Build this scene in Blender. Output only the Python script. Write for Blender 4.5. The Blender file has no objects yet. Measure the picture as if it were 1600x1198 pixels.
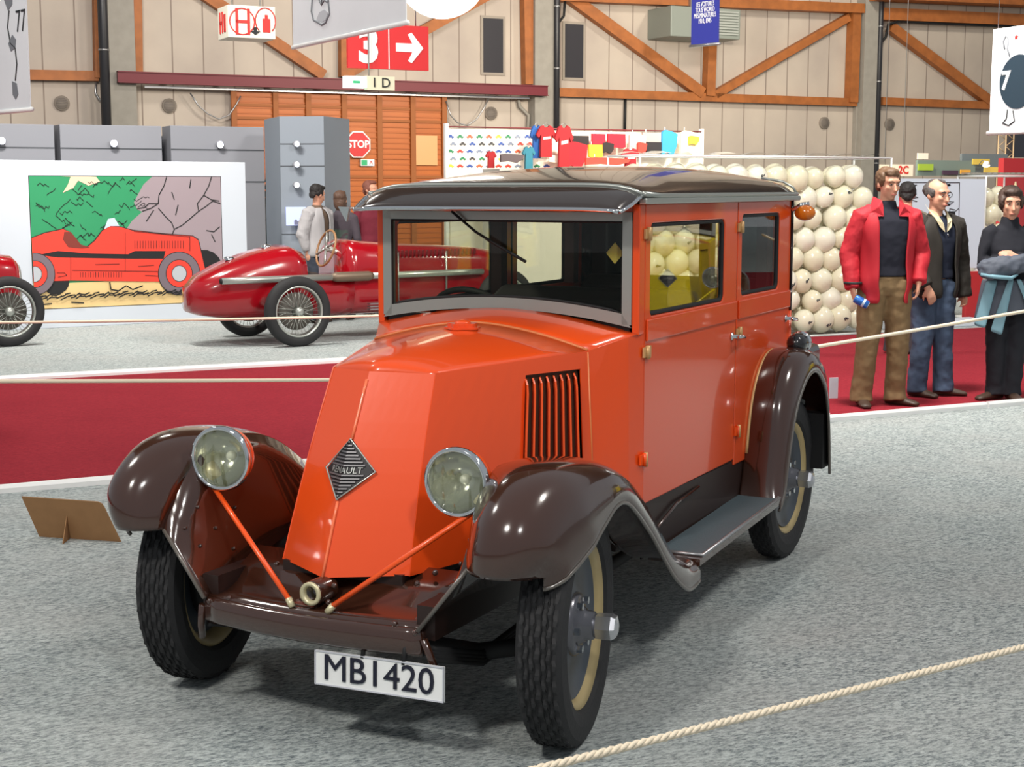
import bpy, math, random
from mathutils import Vector, Matrix, Quaternion, noise
random.seed(7)
SC = bpy.context.scene
C = SC.collection
PI = math.pi
rad = math.radians

# ------------------------------------------------------------ camera, world, lights, exposure
FPX, PITCH, CAMH = 2325.0, 0.1305, 1.66
cam_data = bpy.data.cameras.new('camera')
cam_data.sensor_width = 36.0
cam_data.lens = 36.0 * FPX / 1600.0
cam_data.clip_end = 300
cam = bpy.data.objects.new('camera', cam_data)
cam.location = (0, 0, CAMH)
cam.rotation_euler = (PI / 2 - PITCH, 0, 0)
C.objects.link(cam)
SC.camera = cam

world = bpy.data.worlds.new('hall_air')
SC.world = world
world.use_nodes = True
wb = world.node_tree.nodes['Background']
wb.inputs[0].default_value = (0.90, 0.95, 1.0, 1)
wb.inputs[1].default_value = 0.36

SC.view_settings.view_transform = 'Standard'
SC.view_settings.look = 'None'
SC.view_settings.gamma = 1.0
SC.view_settings.use_curve_mapping = False
SC.view_settings.exposure = 0.0

def area(name, loc, size, power, col=(1, .95, .88), target=None, shape='DISK'):
    l = bpy.data.lights.new(name, 'AREA')
    l.shape = shape; l.size = size; l.energy = power; l.color = col
    o = bpy.data.objects.new(name, l)
    o.location = loc
    if target is not None:
        d = Vector(target) - Vector(loc)
        o.rotation_euler = d.to_track_quat('-Z', 'Y').to_euler()
    C.objects.link(o)
    return o
# high-bay lamps under the hall roof, and two added fill lights
area('hall_light', (-2.6, 0.4, 5.6), 0.7, 235, target=(-0.8, 5.2, 0.6))
area('hall_light', (1.4, -0.5, 5.2), 0.5, 115, (1, .97, .94), target=(0.5, 5.5, 0.6))
area('hall_light', (4.5, 4.5, 7.0), 1.0, 190, target=(2.0, 9.0, 0.0))
area('hall_light', (-5.5, 7.0, 7.0), 0.9, 260, target=(-4.5, 12.0, 0.0))
area('hall_light', (-5.0, 15.5, 6.0), 0.9, 330, target=(-7.0, 23.0, 1.5))  # added fill light, brightens the grey partitions
area('hall_light', (2.4, 10.4, 5.4), 1.0, 580, target=(3.6, 16.5, 0.9))  # added fill light, aimed at the balloon fronts to lift them
area('hall_light', (-4.0, 14.0, 7.0), 0.9, 420, target=(-3.2, 18.0, 0.5))
area('hall_light', (9.0, 16.0, 8.0), 1.2, 420, target=(8.0, 22.0, 1.0))
area('hall_light', (-2.0, 21.0, 8.0), 1.2, 200, target=(-3.0, 28.0, 2.0))
area('hall_light', (8.5, 25.0, 9.0), 1.2, 480, (1, .93, .80), target=(9.0, 35.0, 3.5))
area('stand_spot', (2.0, 21.0, 4.8), 0.5, 380, (1, .90, .74), target=(3.0, 26.5, 2.9))
area('stand_spot', (4.6, 22.0, 4.8), 0.5, 330, (1, .90, .74), target=(3.2, 27.0, 2.9))

# ------------------------------------------------------------ helpers
def lin(c):
    return tuple(((x / 255) / 12.92 if x / 255 <= .04045 else ((x / 255 + .055) / 1.055) ** 2.4) for x in c)
MATS = {}
def mat(name, col, rough=.5, metal=0., coat=0., spec=.5, noise_amt=0., noise_scale=20., bump=0., bump_scale=60., emit=None, estr=1., trans=0., sss=0., sheen=0., col2=None):
    if name in MATS: return MATS[name]
    m = bpy.data.materials.new(name); m.use_nodes = True
    nt = m.node_tree; b = nt.nodes['Principled BSDF']
    c = lin(col)
    b.inputs['Base Color'].default_value = (*c, 1)
    b.inputs['Roughness'].default_value = rough
    b.inputs['Metallic'].default_value = metal
    b.inputs['Coat Weight'].default_value = coat
    b.inputs['Coat Roughness'].default_value = .04
    b.inputs['Specular IOR Level'].default_value = spec
    b.inputs['Transmission Weight'].default_value = trans
    if sheen: b.inputs['Sheen Weight'].default_value = sheen
    if sss:
        b.inputs['Subsurface Weight'].default_value = sss
        b.inputs['Subsurface Radius'].default_value = (.05, .04, .03)
        b.inputs['Subsurface Scale'].default_value = .5
    if emit:
        b.inputs['Emission Color'].default_value = (*lin(emit), 1)
        b.inputs['Emission Strength'].default_value = estr
    if noise_amt or bump:
        tc = nt.nodes.new('ShaderNodeTexCoord')
    if noise_amt:
        n = nt.nodes.new('ShaderNodeTexNoise'); n.inputs['Scale'].default_value = noise_scale; n.inputs['Detail'].default_value = 4
        nt.links.new(tc.outputs['Object'], n.inputs['Vector'])
        r = nt.nodes.new('ShaderNodeValToRGB')
        c2 = lin(col2) if col2 else tuple(x * (1 - noise_amt) for x in c)
        r.color_ramp.elements[0].position = .35; r.color_ramp.elements[1].position = .65
        r.color_ramp.elements[0].color = (*c2, 1); r.color_ramp.elements[1].color = (*c, 1)
        nt.links.new(n.outputs['Fac'], r.inputs['Fac']); nt.links.new(r.outputs['Color'], b.inputs['Base Color'])
    if bump:
        n2 = nt.nodes.new('ShaderNodeTexNoise'); n2.inputs['Scale'].default_value = bump_scale; n2.inputs['Detail'].default_value = 3
        nt.links.new(tc.outputs['Object'], n2.inputs['Vector'])
        bp = nt.nodes.new('ShaderNodeBump'); bp.inputs['Strength'].default_value = bump; bp.inputs['Distance'].default_value = .01
        nt.links.new(n2.outputs['Fac'], bp.inputs['Height']); nt.links.new(bp.outputs['Normal'], b.inputs['Normal'])
    MATS[name] = m
    return m

def glassmat(name, tint=(1, 1, 1), refl=.12, rough=.01, base=.0):
    if name in MATS: return MATS[name]
    m = bpy.data.materials.new(name); m.use_nodes = True
    nt = m.node_tree; nt.nodes.clear()
    out = nt.nodes.new('ShaderNodeOutputMaterial')
    t = nt.nodes.new('ShaderNodeBsdfTransparent'); t.inputs[0].default_value = (*tint, 1)
    g = nt.nodes.new('ShaderNodeBsdfGlossy'); g.inputs['Roughness'].default_value = rough
    mx = nt.nodes.new('ShaderNodeMixShader')
    lw = nt.nodes.new('ShaderNodeLayerWeight'); lw.inputs['Blend'].default_value = .5
    pw = nt.nodes.new('ShaderNodeMath'); pw.operation = 'POWER'; pw.inputs[1].default_value = 4.
    ma = nt.nodes.new('ShaderNodeMath'); ma.operation = 'MULTIPLY_ADD'; ma.inputs[1].default_value = .8; ma.inputs[2].default_value = refl * .5 + base
    nt.links.new(lw.outputs['Facing'], pw.inputs[0]); nt.links.new(pw.outputs[0], ma.inputs[0]); nt.links.new(ma.outputs[0], mx.inputs[0])
    nt.links.new(t.outputs[0], mx.inputs[1]); nt.links.new(g.outputs[0], mx.inputs[2]); nt.links.new(mx.outputs[0], out.inputs[0])
    MATS[name] = m
    return m

class MB:
    def __init__(s): s.v = []; s.f = []; s.sm = []
    def add(s, verts, faces, M=None, smooth=False):
        o = len(s.v)
        for p in verts:
            p = Vector(p)
            s.v.append(M @ p if M is not None else p)
        for f in faces:
            s.f.append([o + i for i in f]); s.sm.append(smooth)
        return s
    def box(s, c, d, M=None, bev=0.):
        x, y, z = d[0] / 2, d[1] / 2, d[2] / 2
        T = Matrix.Translation(c) if M is None else M @ Matrix.Translation(c)
        v = [(sx * x, sy * y, sz * z) for sx in (-1, 1) for sy in (-1, 1) for sz in (-1, 1)]
        f = [(0, 1, 3, 2), (4, 6, 7, 5), (0, 4, 5, 1), (2, 3, 7, 6), (0, 2, 6, 4), (1, 5, 7, 3)]
        return s.add(v, f, T)
    def bx(s, a, b, M=None):
        return s.box([(a[i] + b[i]) / 2 for i in range(3)], [abs(a[i] - b[i]) for i in range(3)], M)
    def prism(s, poly, y0, y1, M=None, smooth=False):      # poly in (x,z), extruded along y
        n = len(poly)
        v = [(p[0], y0, p[1]) for p in poly] + [(p[0], y1, p[1]) for p in poly]
        f = [list(range(n)), list(range(2 * n - 1, n - 1, -1))]
        f += [(i, i + n, (i + 1) % n + n, (i + 1) % n) for i in range(n)]
        return s.add(v, f, M, smooth)
    def loft(s, rings, closed=True, cap=True, M=None, smooth=True):
        n = len(rings[0]); v = [p for r in rings for p in r]; f = []
        m = n if closed else n - 1
        for k in range(len(rings) - 1):
            for i in range(m):
                j = (i + 1) % n
                f.append((k * n + i, k * n + j, (k + 1) * n + j, (k + 1) * n + i))
        if cap and closed:
            f.append(list(range(n - 1, -1, -1))); o = (len(rings) - 1) * n
            f.append([o + i for i in range(n)])
        return s.add(v, f, M, smooth)
    def grid(s, rows, M=None, smooth=True): return s.loft(rows, closed=False, cap=False, M=M, smooth=smooth)
    def lathe(s, prof, n=32, M=None, smooth=True, closed=False):   # prof (r,y) around Y axis
        rings = [[(r * math.cos(2 * PI * i / n), y, r * math.sin(2 * PI * i / n)) for i in range(n)] for r, y in prof]
        if closed: rings.append(rings[0])
        return s.loft(rings, closed=True, cap=False, M=M, smooth=smooth)
    def tube(s, pts, r, n=8, M=None, smooth=True, closed=False):
        pts = [Vector(p) for p in pts]; rr = r if isinstance(r, (list, tuple)) else [r] * len(pts)
        rings = []; up = None; N = len(pts)
        for i, p in enumerate(pts):
            if closed: t = (pts[(i + 1) % N] - pts[i - 1])
            else: t = pts[min(i + 1, N - 1)] - pts[max(i - 1, 0)]
            t.normalize()
            if up is None:
                up = Vector((0, 0, 1)) if abs(t.z) < .9 else Vector((1, 0, 0))
            x = t.cross(up).normalized(); y = x.cross(t).normalized(); up = y
            rings.append([p + (x * math.cos(2 * PI * k / n) + y * math.sin(2 * PI * k / n)) * rr[i] for k in range(n)])
        if closed: rings.append(rings[0])
        return s.loft(rings, True, not closed, M, smooth)
    def ball(s, c, r, n=16, m=10, M=None):
        r = r if isinstance(r, (tuple, list)) else (r, r, r)
        v = [(c[0], c[1], c[2] + r[2])]; f = []
        for j in range(1, m):
            a = PI * j / m
            for i in range(n):
                b = 2 * PI * i / n
                v.append((c[0] + r[0] * math.sin(a) * math.cos(b), c[1] + r[1] * math.sin(a) * math.sin(b), c[2] + r[2] * math.cos(a)))
        v.append((c[0], c[1], c[2] - r[2]))
        for i in range(n): f.append((0, 1 + i, 1 + (i + 1) % n))
        for j in range(m - 2):
            for i in range(n):
                a = 1 + j * n + i; b = 1 + j * n + (i + 1) % n
                f.append((a, a + n, b + n, b))
        L = len(v) - 1; o = 1 + (m - 2) * n
        for i in range(n): f.append((L, o + (i + 1) % n, o + i))
        return s.add(v, f, M, True)
    def mesh(s, name, material):
        me = bpy.data.meshes.new(name)
        me.from_pydata([tuple(p) for p in s.v], [], s.f)
        me.polygons.foreach_set('use_smooth', s.sm)
        for m in (material if isinstance(material, (list, tuple)) else [material]): me.materials.append(m)
        me.update()
        return me
    def build(s, name, material, parent=None, frame=None, recenter=False, solid=0., bevel=0., auto=True, subsurf=0, offset=0.):
        F = frame.copy() if frame is not None else Matrix.Identity(4)
        if recenter or (parent is None):
            xs = [p.x for p in s.v]; ys = [p.y for p in s.v]; zs = [p.z for p in s.v]
            c = Vector(((min(xs) + max(xs)) / 2, (min(ys) + max(ys)) / 2, min(zs)))
            s.v = [p - c for p in s.v]; F = F @ Matrix.Translation(c)
        me = s.mesh(name, material)
        o = bpy.data.objects.new(name, me); C.objects.link(o)
        if parent is not None: o.parent = parent
        o.matrix_local = F
        if subsurf:
            md = o.modifiers.new('sub', 'SUBSURF'); md.levels = subsurf; md.render_levels = subsurf
        if solid:
            md = o.modifiers.new('solid', 'SOLIDIFY'); md.thickness = solid; md.offset = offset
        if bevel:
            md = o.modifiers.new('bevel', 'BEVEL'); md.width = bevel; md.segments = 2; md.limit_method = 'ANGLE'; md.angle_limit = rad(40)
        return o

def tag(o, label=None, cat=None, group=None, kind=None):
    if label: o['label'] = label
    if cat: o['category'] = cat
    if group: o['group'] = group
    if kind: o['kind'] = kind
    return o
def empty(name, loc, rz=0., label=None, cat=None, group=None):
    o = bpy.data.objects.new(name, None); C.objects.link(o)
    o.location = loc; o.rotation_euler = (0, 0, rz); o.empty_display_size = .2
    return tag(o, label, cat, group)
def copy_tree(o, parent=None):
    c = o.copy(); C.objects.link(c)
    if parent is not None:
        c.parent = parent
    for ch in list(o.children): copy_tree(ch, c)
    return c
def text_mb(txt, size, depth=.004, M=None, align='CENTER', width=1.0, bold=0.0, shear=0.):
    cu = bpy.data.curves.new('t', 'FONT'); cu.body = txt; cu.size = size; cu.align_x = align; cu.align_y = 'CENTER'
    cu.extrude = depth / 2; cu.offset = bold; cu.shear = shear; cu.resolution_u = 3; cu.space_line = .8
    ob = bpy.data.objects.new('t', cu); C.objects.link(ob)
    bpy.context.view_layer.update()
    dg = bpy.context.evaluated_depsgraph_get()
    me = bpy.data.meshes.new_from_object(ob.evaluated_get(dg))
    mb = MB(); R = Matrix.Rotation(PI / 2, 4, 'X') @ Matrix.Diagonal((width, 1, 1, 1))   # text plane -> xz, facing -y
    MM = (M @ R) if M is not None else R
    mb.add([v.co for v in me.vertices], [list(p.vertices) for p in me.polygons], MM)
    bpy.data.objects.remove(ob); bpy.data.curves.remove(cu); bpy.data.meshes.remove(me)
    return mb
def remesh(mb, name, material, voxel, parent=None, frame=None, smooth=2):
    me = mb.mesh(name, material)
    ob = bpy.data.objects.new(name, me); C.objects.link(ob)
    md = ob.modifiers.new('r', 'REMESH'); md.mode = 'VOXEL'; md.voxel_size = voxel; md.use_smooth_shade = True
    if smooth:
        ms = ob.modifiers.new('s', 'SMOOTH'); ms.iterations = smooth; ms.factor = .5
    bpy.context.view_layer.update()
    dg = bpy.context.evaluated_depsgraph_get()
    m2 = bpy.data.meshes.new_from_object(ob.evaluated_get(dg))
    ob.modifiers.clear(); ob.data = m2; m2.name = name
    for p in m2.polygons: p.use_smooth = True
    bpy.data.meshes.remove(me)
    if parent is not None: ob.parent = parent
    if frame is not None: ob.matrix_local = frame
    return ob
def roundpoly(x0, z0, x1, z1, r, k=5):
    out = []
    for cx, cz, a0 in ((x1 - r, z1 - r, 0), (x0 + r, z1 - r, 90), (x0 + r, z0 + r, 180), (x1 - r, z0 + r, 270)):
        for i in range(k):
            a = rad(a0 + 90 * i / (k - 1)); out.append((cx + r * math.cos(a), cz + r * math.sin(a)))
    return out
def holed(mb, O, I, r, y0, y1, M=None, k=5):       # rectangular plate O with rounded window hole I in xz, thickness y0..y1
    inn = roundpoly(*I, r, k); out = []
    for q, (cx, cz) in enumerate(((O[2], O[3]), (O[0], O[3]), (O[0], O[1]), (O[2], O[1]))):
        a = inn[q * k]; b = inn[q * k + k - 1]
        pa = (cx, a[1]) if q % 2 == 0 else (a[0], cz)
        pb = (b[0], cz) if q % 2 == 0 else (cx, b[1])
        for i in range(k):
            t = i / (k - 1)
            if t <= .5: s_ = t * 2; out.append((pa[0] + (cx - pa[0]) * s_, pa[1] + (cz - pa[1]) * s_))
            else: s_ = t * 2 - 1; out.append((cx + (pb[0] - cx) * s_, cz + (pb[1] - cz) * s_))
    n = len(inn)
    rings = [[(p[0], y0, p[1]) for p in inn], [(p[0], y0, p[1]) for p in out], [(p[0], y1, p[1]) for p in out], [(p[0], y1, p[1]) for p in inn]]
    rings.append(rings[0])
    mb.loft(rings, True, False, M, smooth=False)
def lerp(a, b, t): return a + (b - a) * t
def interp(tab, x):
    if x <= tab[0][0]: return tab[0][1]
    for (a, b), (c, d) in zip(tab, tab[1:]):
        if x <= c: return b + (d - b) * (x - a) / (c - a)
    return tab[-1][1]

# pixel rays -> points on known planes of the hall (floor, walls and stands parallel to the hall)
cp, sp = math.cos(PITCH), math.sin(PITCH)
def ray(px, py):
    return Vector((px - 800, FPX * cp - (py - 599) * sp, -FPX * sp - (py - 599) * cp))
def floor_pt(px, py, z=0.):
    d = ray(px, py); t = (z - CAMH) / d.z
    return Vector((0, 0, CAMH)) + d * t
HALL = rad(26.5)
class Plane:                      # vertical plane: local x along the hall, local y away from the camera
    def __init__(s, D, ang=HALL, x0=0.):
        s.ang = ang; s.F = Matrix.Translation((x0, D, 0)) @ Matrix.Rotation(ang, 4, 'Z'); s.I = s.F.inverted()
    def at(s, px, py, y=0.):
        o = s.I @ Vector((0, 0, CAMH)); d = s.I.to_3x3() @ ray(px, py); t = (y - o.y) / d.y
        p = o + d * t
        return (p.x, p.z)

# ------------------------------------------------------------ paints and cloths
M_ = dict(
 orange=mat('orange_paint', (230, 78, 24), .28, coat=.6, spec=.4),
 orange_edge=mat('orange_edge_paint', (240, 84, 22), .3, coat=.3),
 brown=mat('brown_paint', (58, 32, 22), .16, coat=1., spec=.6),
 brown_in=mat('dark_brown_paint', (40, 24, 20), .45),
 blackp=mat('black_lacquer', (30, 30, 33), .2, coat=.6),
 leather=mat('black_roof_cloth', (30, 30, 34), .2, coat=.9, spec=.7),
 black=mat('matt_black', (18, 18, 20), .7),
 rubber=mat('tyre_rubber', (34, 34, 36), .75, bump=.15, bump_scale=80),
 cream=mat('cream_rim', (178, 158, 112), .4, noise_amt=.12, noise_scale=9),
 creamp=mat('cream_metal', (205, 196, 160), .35, metal=.3),
 disc=mat('grey_wheel_disc', (74, 80, 88), .35, metal=.3),
 chrome=mat('chrome', (225, 228, 232), .07, metal=1.),
 chromed=mat('dull_chrome', (178, 182, 176), .32, metal=.65),
 steel=mat('steel_strip', (170, 170, 172), .3, metal=.8),
 boardm=mat('grey_rubber_mat', (78, 92, 98), .5, bump=.2, bump_scale=200),
 hinge=mat('aged_brass', (205, 165, 112), .4, metal=.25),
 seat=mat('dark_upholstery', (50, 40, 36), .7),
 white=mat('white_board', (196, 203, 212), .6),
 whitep=mat('white_plastic', (235, 236, 235), .4),
 amber=mat('amber_lens', (205, 110, 20), .15, coat=.6),
 red=mat('racing_red', (150, 6, 22), .2, coat=.8),
 concrete=mat('concrete', (152, 147, 138), .85, noise_amt=.1, noise_scale=6),
 wood=mat('glulam_wood', (166, 98, 46), .6, noise_amt=.25, noise_scale=5),
 grey_panel=mat('grey_partition', (138, 140, 148), .7),
 ink=mat('black_ink', (22, 24, 28), .6),
)
glass = glassmat('window_glass', (.93, .95, .91), .15)
film = glassmat('clear_film', (.97, .98, .96), .05, .08, .015)

# ------------------------------------------------------------ the hall: floor
def floor_mat(name, c1, c2, scale, bump, c3=None):
    m = bpy.data.materials.new(name); m.use_nodes = True
    nt = m.node_tree; b = nt.nodes['Principled BSDF']; b.inputs['Roughness'].default_value = .95
    b.inputs['Specular IOR Level'].default_value = .1
    tc = nt.nodes.new('ShaderNodeTexCoord')
    mp = nt.nodes.new('ShaderNodeMapping'); mp.inputs['Rotation'].default_value = (0, 0, rad(28)); mp.inputs['Scale'].default_value = (.55, 1.25, 1)
    n = nt.nodes.new('ShaderNodeTexNoise'); n.inputs['Scale'].default_value = scale; n.inputs['Detail'].default_value = 5; n.inputs['Roughness'].default_value = .75
    r = nt.nodes.new('ShaderNodeValToRGB'); e = r.color_ramp.elements
    e[0].position = .36; e[0].color = (*lin(c2), 1); e[1].position = .60; e[1].color = (*lin(c1), 1)
    n2 = nt.nodes.new('ShaderNodeTexNoise'); n2.inputs['Scale'].default_value = 1.6; n2.inputs['Detail'].default_value = 3
    mx = nt.nodes.new('ShaderNodeMix'); mx.data_type = 'RGBA'; mx.blend_type = 'MIX'
    mm = nt.nodes.new('ShaderNodeMapRange'); mm.inputs['From Min'].default_value = .4; mm.inputs['From Max'].default_value = .75; mm.inputs['To Max'].default_value = .35
    nt.links.new(tc.outputs['Object'], mp.inputs[0]); nt.links.new(mp.outputs[0], n.inputs['Vector'])
    nt.links.new(tc.outputs['Object'], n2.inputs['Vector']); nt.links.new(n2.outputs['Fac'], mm.inputs['Value'])
    nt.links.new(n.outputs['Fac'], r.inputs['Fac']); nt.links.new(r.outputs['Color'], mx.inputs[6])
    mx.inputs[7].default_value = (*lin(c3 or c2), 1); nt.links.new(mm.outputs[0], mx.inputs[0])
    nt.links.new(mx.outputs[2], b.inputs['Base Color'])
    bp = nt.nodes.new('ShaderNodeBump'); bp.inputs['Strength'].default_value = bump; bp.inputs['Distance'].default_value = .012
    nt.links.new(n.outputs['Fac'], bp.inputs['Height']); nt.links.new(bp.outputs[0], b.inputs['Normal'])
    return m
m_grey = floor_mat('grey_felt_carpet', (204, 212, 210), (106, 116, 120), 74, .9, (188, 186, 182))
m_red = floor_mat('red_felt_carpet', (150, 44, 54), (124, 30, 42), 70, .2)
H0 = Plane(0)
A_P = 8.47; B_P = 13.38      # perpendicular distances of the carpet edges
A_D = 9.46; B_D = 14.95      # the same edges measured straight ahead of the camera
fl = MB().bx((-30, -8, -.1), (60, 33, 0))
tag(fl.build('floor', m_grey, frame=H0.F), kind='structure')
rc = MB().bx((-10, A_P, .0), (26, B_P, .006))
tag(rc.build('floor_red_carpet', m_red, frame=H0.F), kind='structure')
def rail(a0, a1, d, w, h, name_label, grp='white strips edging the red carpet'):
    mb = MB().prism([(-w / 2, 0.0), (-w / 2, h * .6), (-w / 4, h), (w / 4, h), (w / 2, h * .6), (w / 2, 0.0)], a0, a1, Matrix.Translation((0, d, .0)) @ Matrix.Rotation(-PI / 2, 4, 'Z'))
    return tag(mb.build('edge_strip', M_['whitep'], frame=H0.F), name_label, 'edge strip', grp)
rail(-10, 8.24, A_P - .03, .05, .045, 'long white strip edging the red carpet on the side nearest the camera')
rail(8.26, 20, A_P - .03, .05, .045, 'white strip right of the joint, at the feet of the dark-haired woman')
rail(-10, 7.4, B_P + .03, .09, .05, 'white strip on the far side of the red carpet, before the racing cars')

# ------------------------------------------------------------ the hall: back wall
WD = 30.0
W = Plane(WD)
def wall_mat():
    m = bpy.data.materials.new('wall_cladding'); m.use_nodes = True
    nt = m.node_tree; b = nt.nodes['Principled BSDF']; b.inputs['Roughness'].default_value = .75
    tc = nt.nodes.new('ShaderNodeTexCoord'); sx = nt.nodes.new('ShaderNodeSeparateXYZ')
    nt.links.new(tc.outputs['Object'], sx.inputs[0])
    d = nt.nodes.new('ShaderNodeMath'); d.operation = 'DIVIDE'; d.inputs[1].default_value = .56
    f = nt.nodes.new('ShaderNodeMath'); f.operation = 'FRACT'
    lt = nt.nodes.new('ShaderNodeMath'); lt.operation = 'LESS_THAN'; lt.inputs[1].default_value = .045
    nt.links.new(sx.outputs[0], d.inputs[0]); nt.links.new(d.outputs[0], f.inputs[0]); nt.links.new(f.outputs[0], lt.inputs[0])
    n = nt.nodes.new('ShaderNodeTexNoise'); n.inputs['Scale'].default_value = .7; n.inputs['Detail'].default_value = 5
    nt.links.new(tc.outputs['Object'], n.inputs['Vector'])
    r = nt.nodes.new('ShaderNodeValToRGB'); e = r.color_ramp.elements
    e[0].position = .3; e[0].color = (*lin((168, 156, 146)), 1); e[1].position = .7; e[1].color = (*lin((190, 178, 164)), 1)
    nt.links.new(n.outputs['Fac'], r.inputs['Fac'])
    mx = nt.nodes.new('ShaderNodeMix'); mx.data_type = 'RGBA'; mx.inputs[7].default_value = (*lin((134, 120, 110)), 1)
    nt.links.new(lt.outputs[0], mx.inputs[0]); nt.links.new(r.outputs['Color'], mx.inputs[6]); nt.links.new(mx.outputs[2], b.inputs['Base Color'])
    return m
wl = MB().bx((-16, 0, 0), (26, .2, 11))
wallo = wl.build('wall_back', wall_mat(), frame=W.F); tag(wallo, kind='structure')
# dark roof structure over the hall
rf = MB().bx((-16, -14, 10.2), (26, .2, 10.4))
tag(rf.build('ceiling', mat('roof_underside', (96, 78, 64), .9), frame=W.F), kind='structure')

def wbox(px0, py0, px1, py1, t, y=0.):
    a0, z1 = W.at(min(px0, px1), min(py0, py1), y - t); a1, z0 = W.at(max(px0, px1), max(py0, py1), y - t)
    return (a0, y - t, min(z0, z1)), (a1, y, max(z0, z1))
def beam(p, q, wdt, t, y=-.02):      # slanted beam in the wall plane between two pixels
    a = W.at(*p, y - t / 2); b = W.at(*q, y - t / 2)
    dx, dz = b[0] - a[0], b[1] - a[1]; L = math.hypot(dx, dz); nx, nz = -dz / L * wdt / 2, dx / L * wdt / 2
    return MB().prism([(a[0] + nx, a[1] + nz), (a[0] - nx, a[1] - nz), (b[0] - nx, b[1] - nz), (b[0] + nx, b[1] + nz)], y - t, y)
def trim(mb, m, n=[0]):
    n[0] += 1
    return tag(mb.build('trim_%d' % n[0], m, frame=W.F), kind='structure')
wd = M_['wood']
BW = .17
trim(beam((-60, 115), (153, 119), BW, .16), wd)          # left bay sill
trim(beam((153, -30), (155, 122), .17, .2), wd)
trim(beam((212, -30), (214, 118), .17, .2), wd)
trim(beam((250, -55), (505, 118), .2, .16), wd)
trim(beam((541, 120), (541, 40), .26, .18), wd)
trim(beam((546, 112), (810, -35), .2, .16), wd)
trim(beam((822, -30), (825, 132), .2, .2), wd)
trim(beam((872, 144), (1336, 160), BW, .16), wd)
trim(beam((885, -8), (1096, 146), .23, .18), wd)
trim(beam((1110, 60), (1107, 150), .21, .2), wd)
trim(beam((1116, 148), (1325, 27), .17, .16), wd)
trim(beam((1335, 18), (1330, 160), .22, .22), wd)
trim(beam((1376, 158), (1620, 168), BW, .16), wd)
trim(beam((1390, 42), (1545, 158), .22, .18), wd)
trim(beam((1370, 22), (1640, 34), .26, .3), wd)
trim(beam((870, -6), (1345, 14), .2, .3), wd)
trim(beam((1370, -8), (1640, 4), .22, .5, -.3), wd)
# concrete columns
for a, b in (((171, 0), (212, 0)), ((836, 0), (868, 0)), ((1350, 0), (1372, 0))):
    a0 = W.at(a[0], 100, -.3)[0]; a1 = W.at(b[0], 100, -.3)[0]
    trim(MB().bx((a0, -.3, 0), (a1, 0, 10.2)), M_['concrete'])
a0 = W.at(1337, 200, -.12)[0]; a1 = W.at(1350, 200, -.12)[0]
trim(MB().bx((a0, -.12, 0), (a1, 0, 4.0)), M_['concrete'])
# black downpipes
for (px, y), lab in (((163, -.36), 'thick black downpipe on the left concrete column'), ((870, -.34), 'thin black downpipe on the column above the t-shirts'), ((1374, -.3), 'thin black downpipe on the right column behind the man in red')):
    a = W.at(px, 100, y)[0]; r = .085 if px < 500 else .06
    p = empty('downpipe', W.F @ Vector((a, y, 0)), HALL, lab, 'pipe')
    MB().tube([(0, 0, 0), (0, 0, 10.1)], r, 12).build('pipe', mat('black_pipe', (38, 38, 42), .4), p)
    for zz in (2.2, 4.0, 5.2, 6.4):
        MB().tube([(0, 0, zz), (0, 0, zz + .03)], r * 1.12, 12).build('clamp', M_['steel'], p)
# dark windows in the wall
for i, (x0, y0, x1, y1) in enumerate(((755, 28, 786, 114), (883, 37, 911, 122))):
    lo, hi = wbox(x0, y0, x1, y1, .03)
    fr = tag(MB().bx((lo[0] - .05, lo[1], lo[2] - .05), (hi[0] + .05, hi[1], hi[2] + .05)).build('window_%d' % (i + 1), mat('window_frame_grey', (150, 140, 128), .6), frame=W.F), kind='structure')
    MB().bx((0 - (hi[0] - lo[0]) / 2, -.02, .05), ((hi[0] - lo[0]) / 2, -.005 + .0, .05 + hi[2] - lo[2])).build('pane', mat('dark_pane', (52, 50, 54), .25), fr)
# round vents
for px, py in ((97, 161), (265, 165), (768, 177), (1289, 192), (1391, 194)):
    a, z = W.at(px, py, -.05)
    lab = {97: 'round grey vent at far left above the partitions', 265: 'round grey vent left of the orange gate', 768: 'round grey vent right of the orange gate', 1289: 'round vent left of the right column', 1391: 'round vent right of the right column'}[px]
    v = empty('wall_vent', W.F @ Vector((a, -.03, z - .13)), HALL, lab, 'vent', 'round wall vents')
    MB().lathe([(0, -.01), (.1, -.01), (.1, 0), (.13, -.02), (.13, .03)], 20, Matrix.Translation((0, 0, .13))).build('frame', mat('vent_grey', (128, 118, 108), .7), v)
    m_ = MB()
    for k in range(-3, 4): m_.bx((-math.sqrt(.01 - (k * .028) ** 2) + .0, -.018, .13 + k * .028 - .006), (math.sqrt(.01 - (k * .028) ** 2), -.010, .13 + k * .028 + .006))
    m_.build('louvre', mat('vent_slat', (108, 100, 94), .7), v)
# red sliding-gate track
lo, _ = W.at(184, 119, -.45), 0
hi = W.at(856, 141, -.45)
zc = (W.at(300, 124, -.45)[1] + W.at(700, 138, -.45)[1]) / 2
g = empty('gate_track', W.F @ Vector(((lo[0] + hi[0]) / 2, -.35, zc - .09)), HALL, 'long dark red steel track beam above the orange gate', 'track beam')
hl = (hi[0] - lo[0]) / 2
tb = MB().bx((-hl, -.1, 0), (hl, -.02, .2)); tb.bx((-hl, -.13, 0), (hl, .0, .02)); tb.bx((-hl, -.13, .18), (hl, .0, .2))
tb.build('beam', mat('track_red', (104, 18, 32), .5), g)
for k in range(8):
    x = -hl + .9 + k * (2 * hl - 1.8) / 7
    MB().bx((x - .05, -.02, .03), (x + .05, .34, .17)).build('bracket', wd, g)
MB().bx((-hl + .5, .1, -.06), (hl - .3, .16, -.02)).build('lower_rail', M_['steel'], g)
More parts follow.
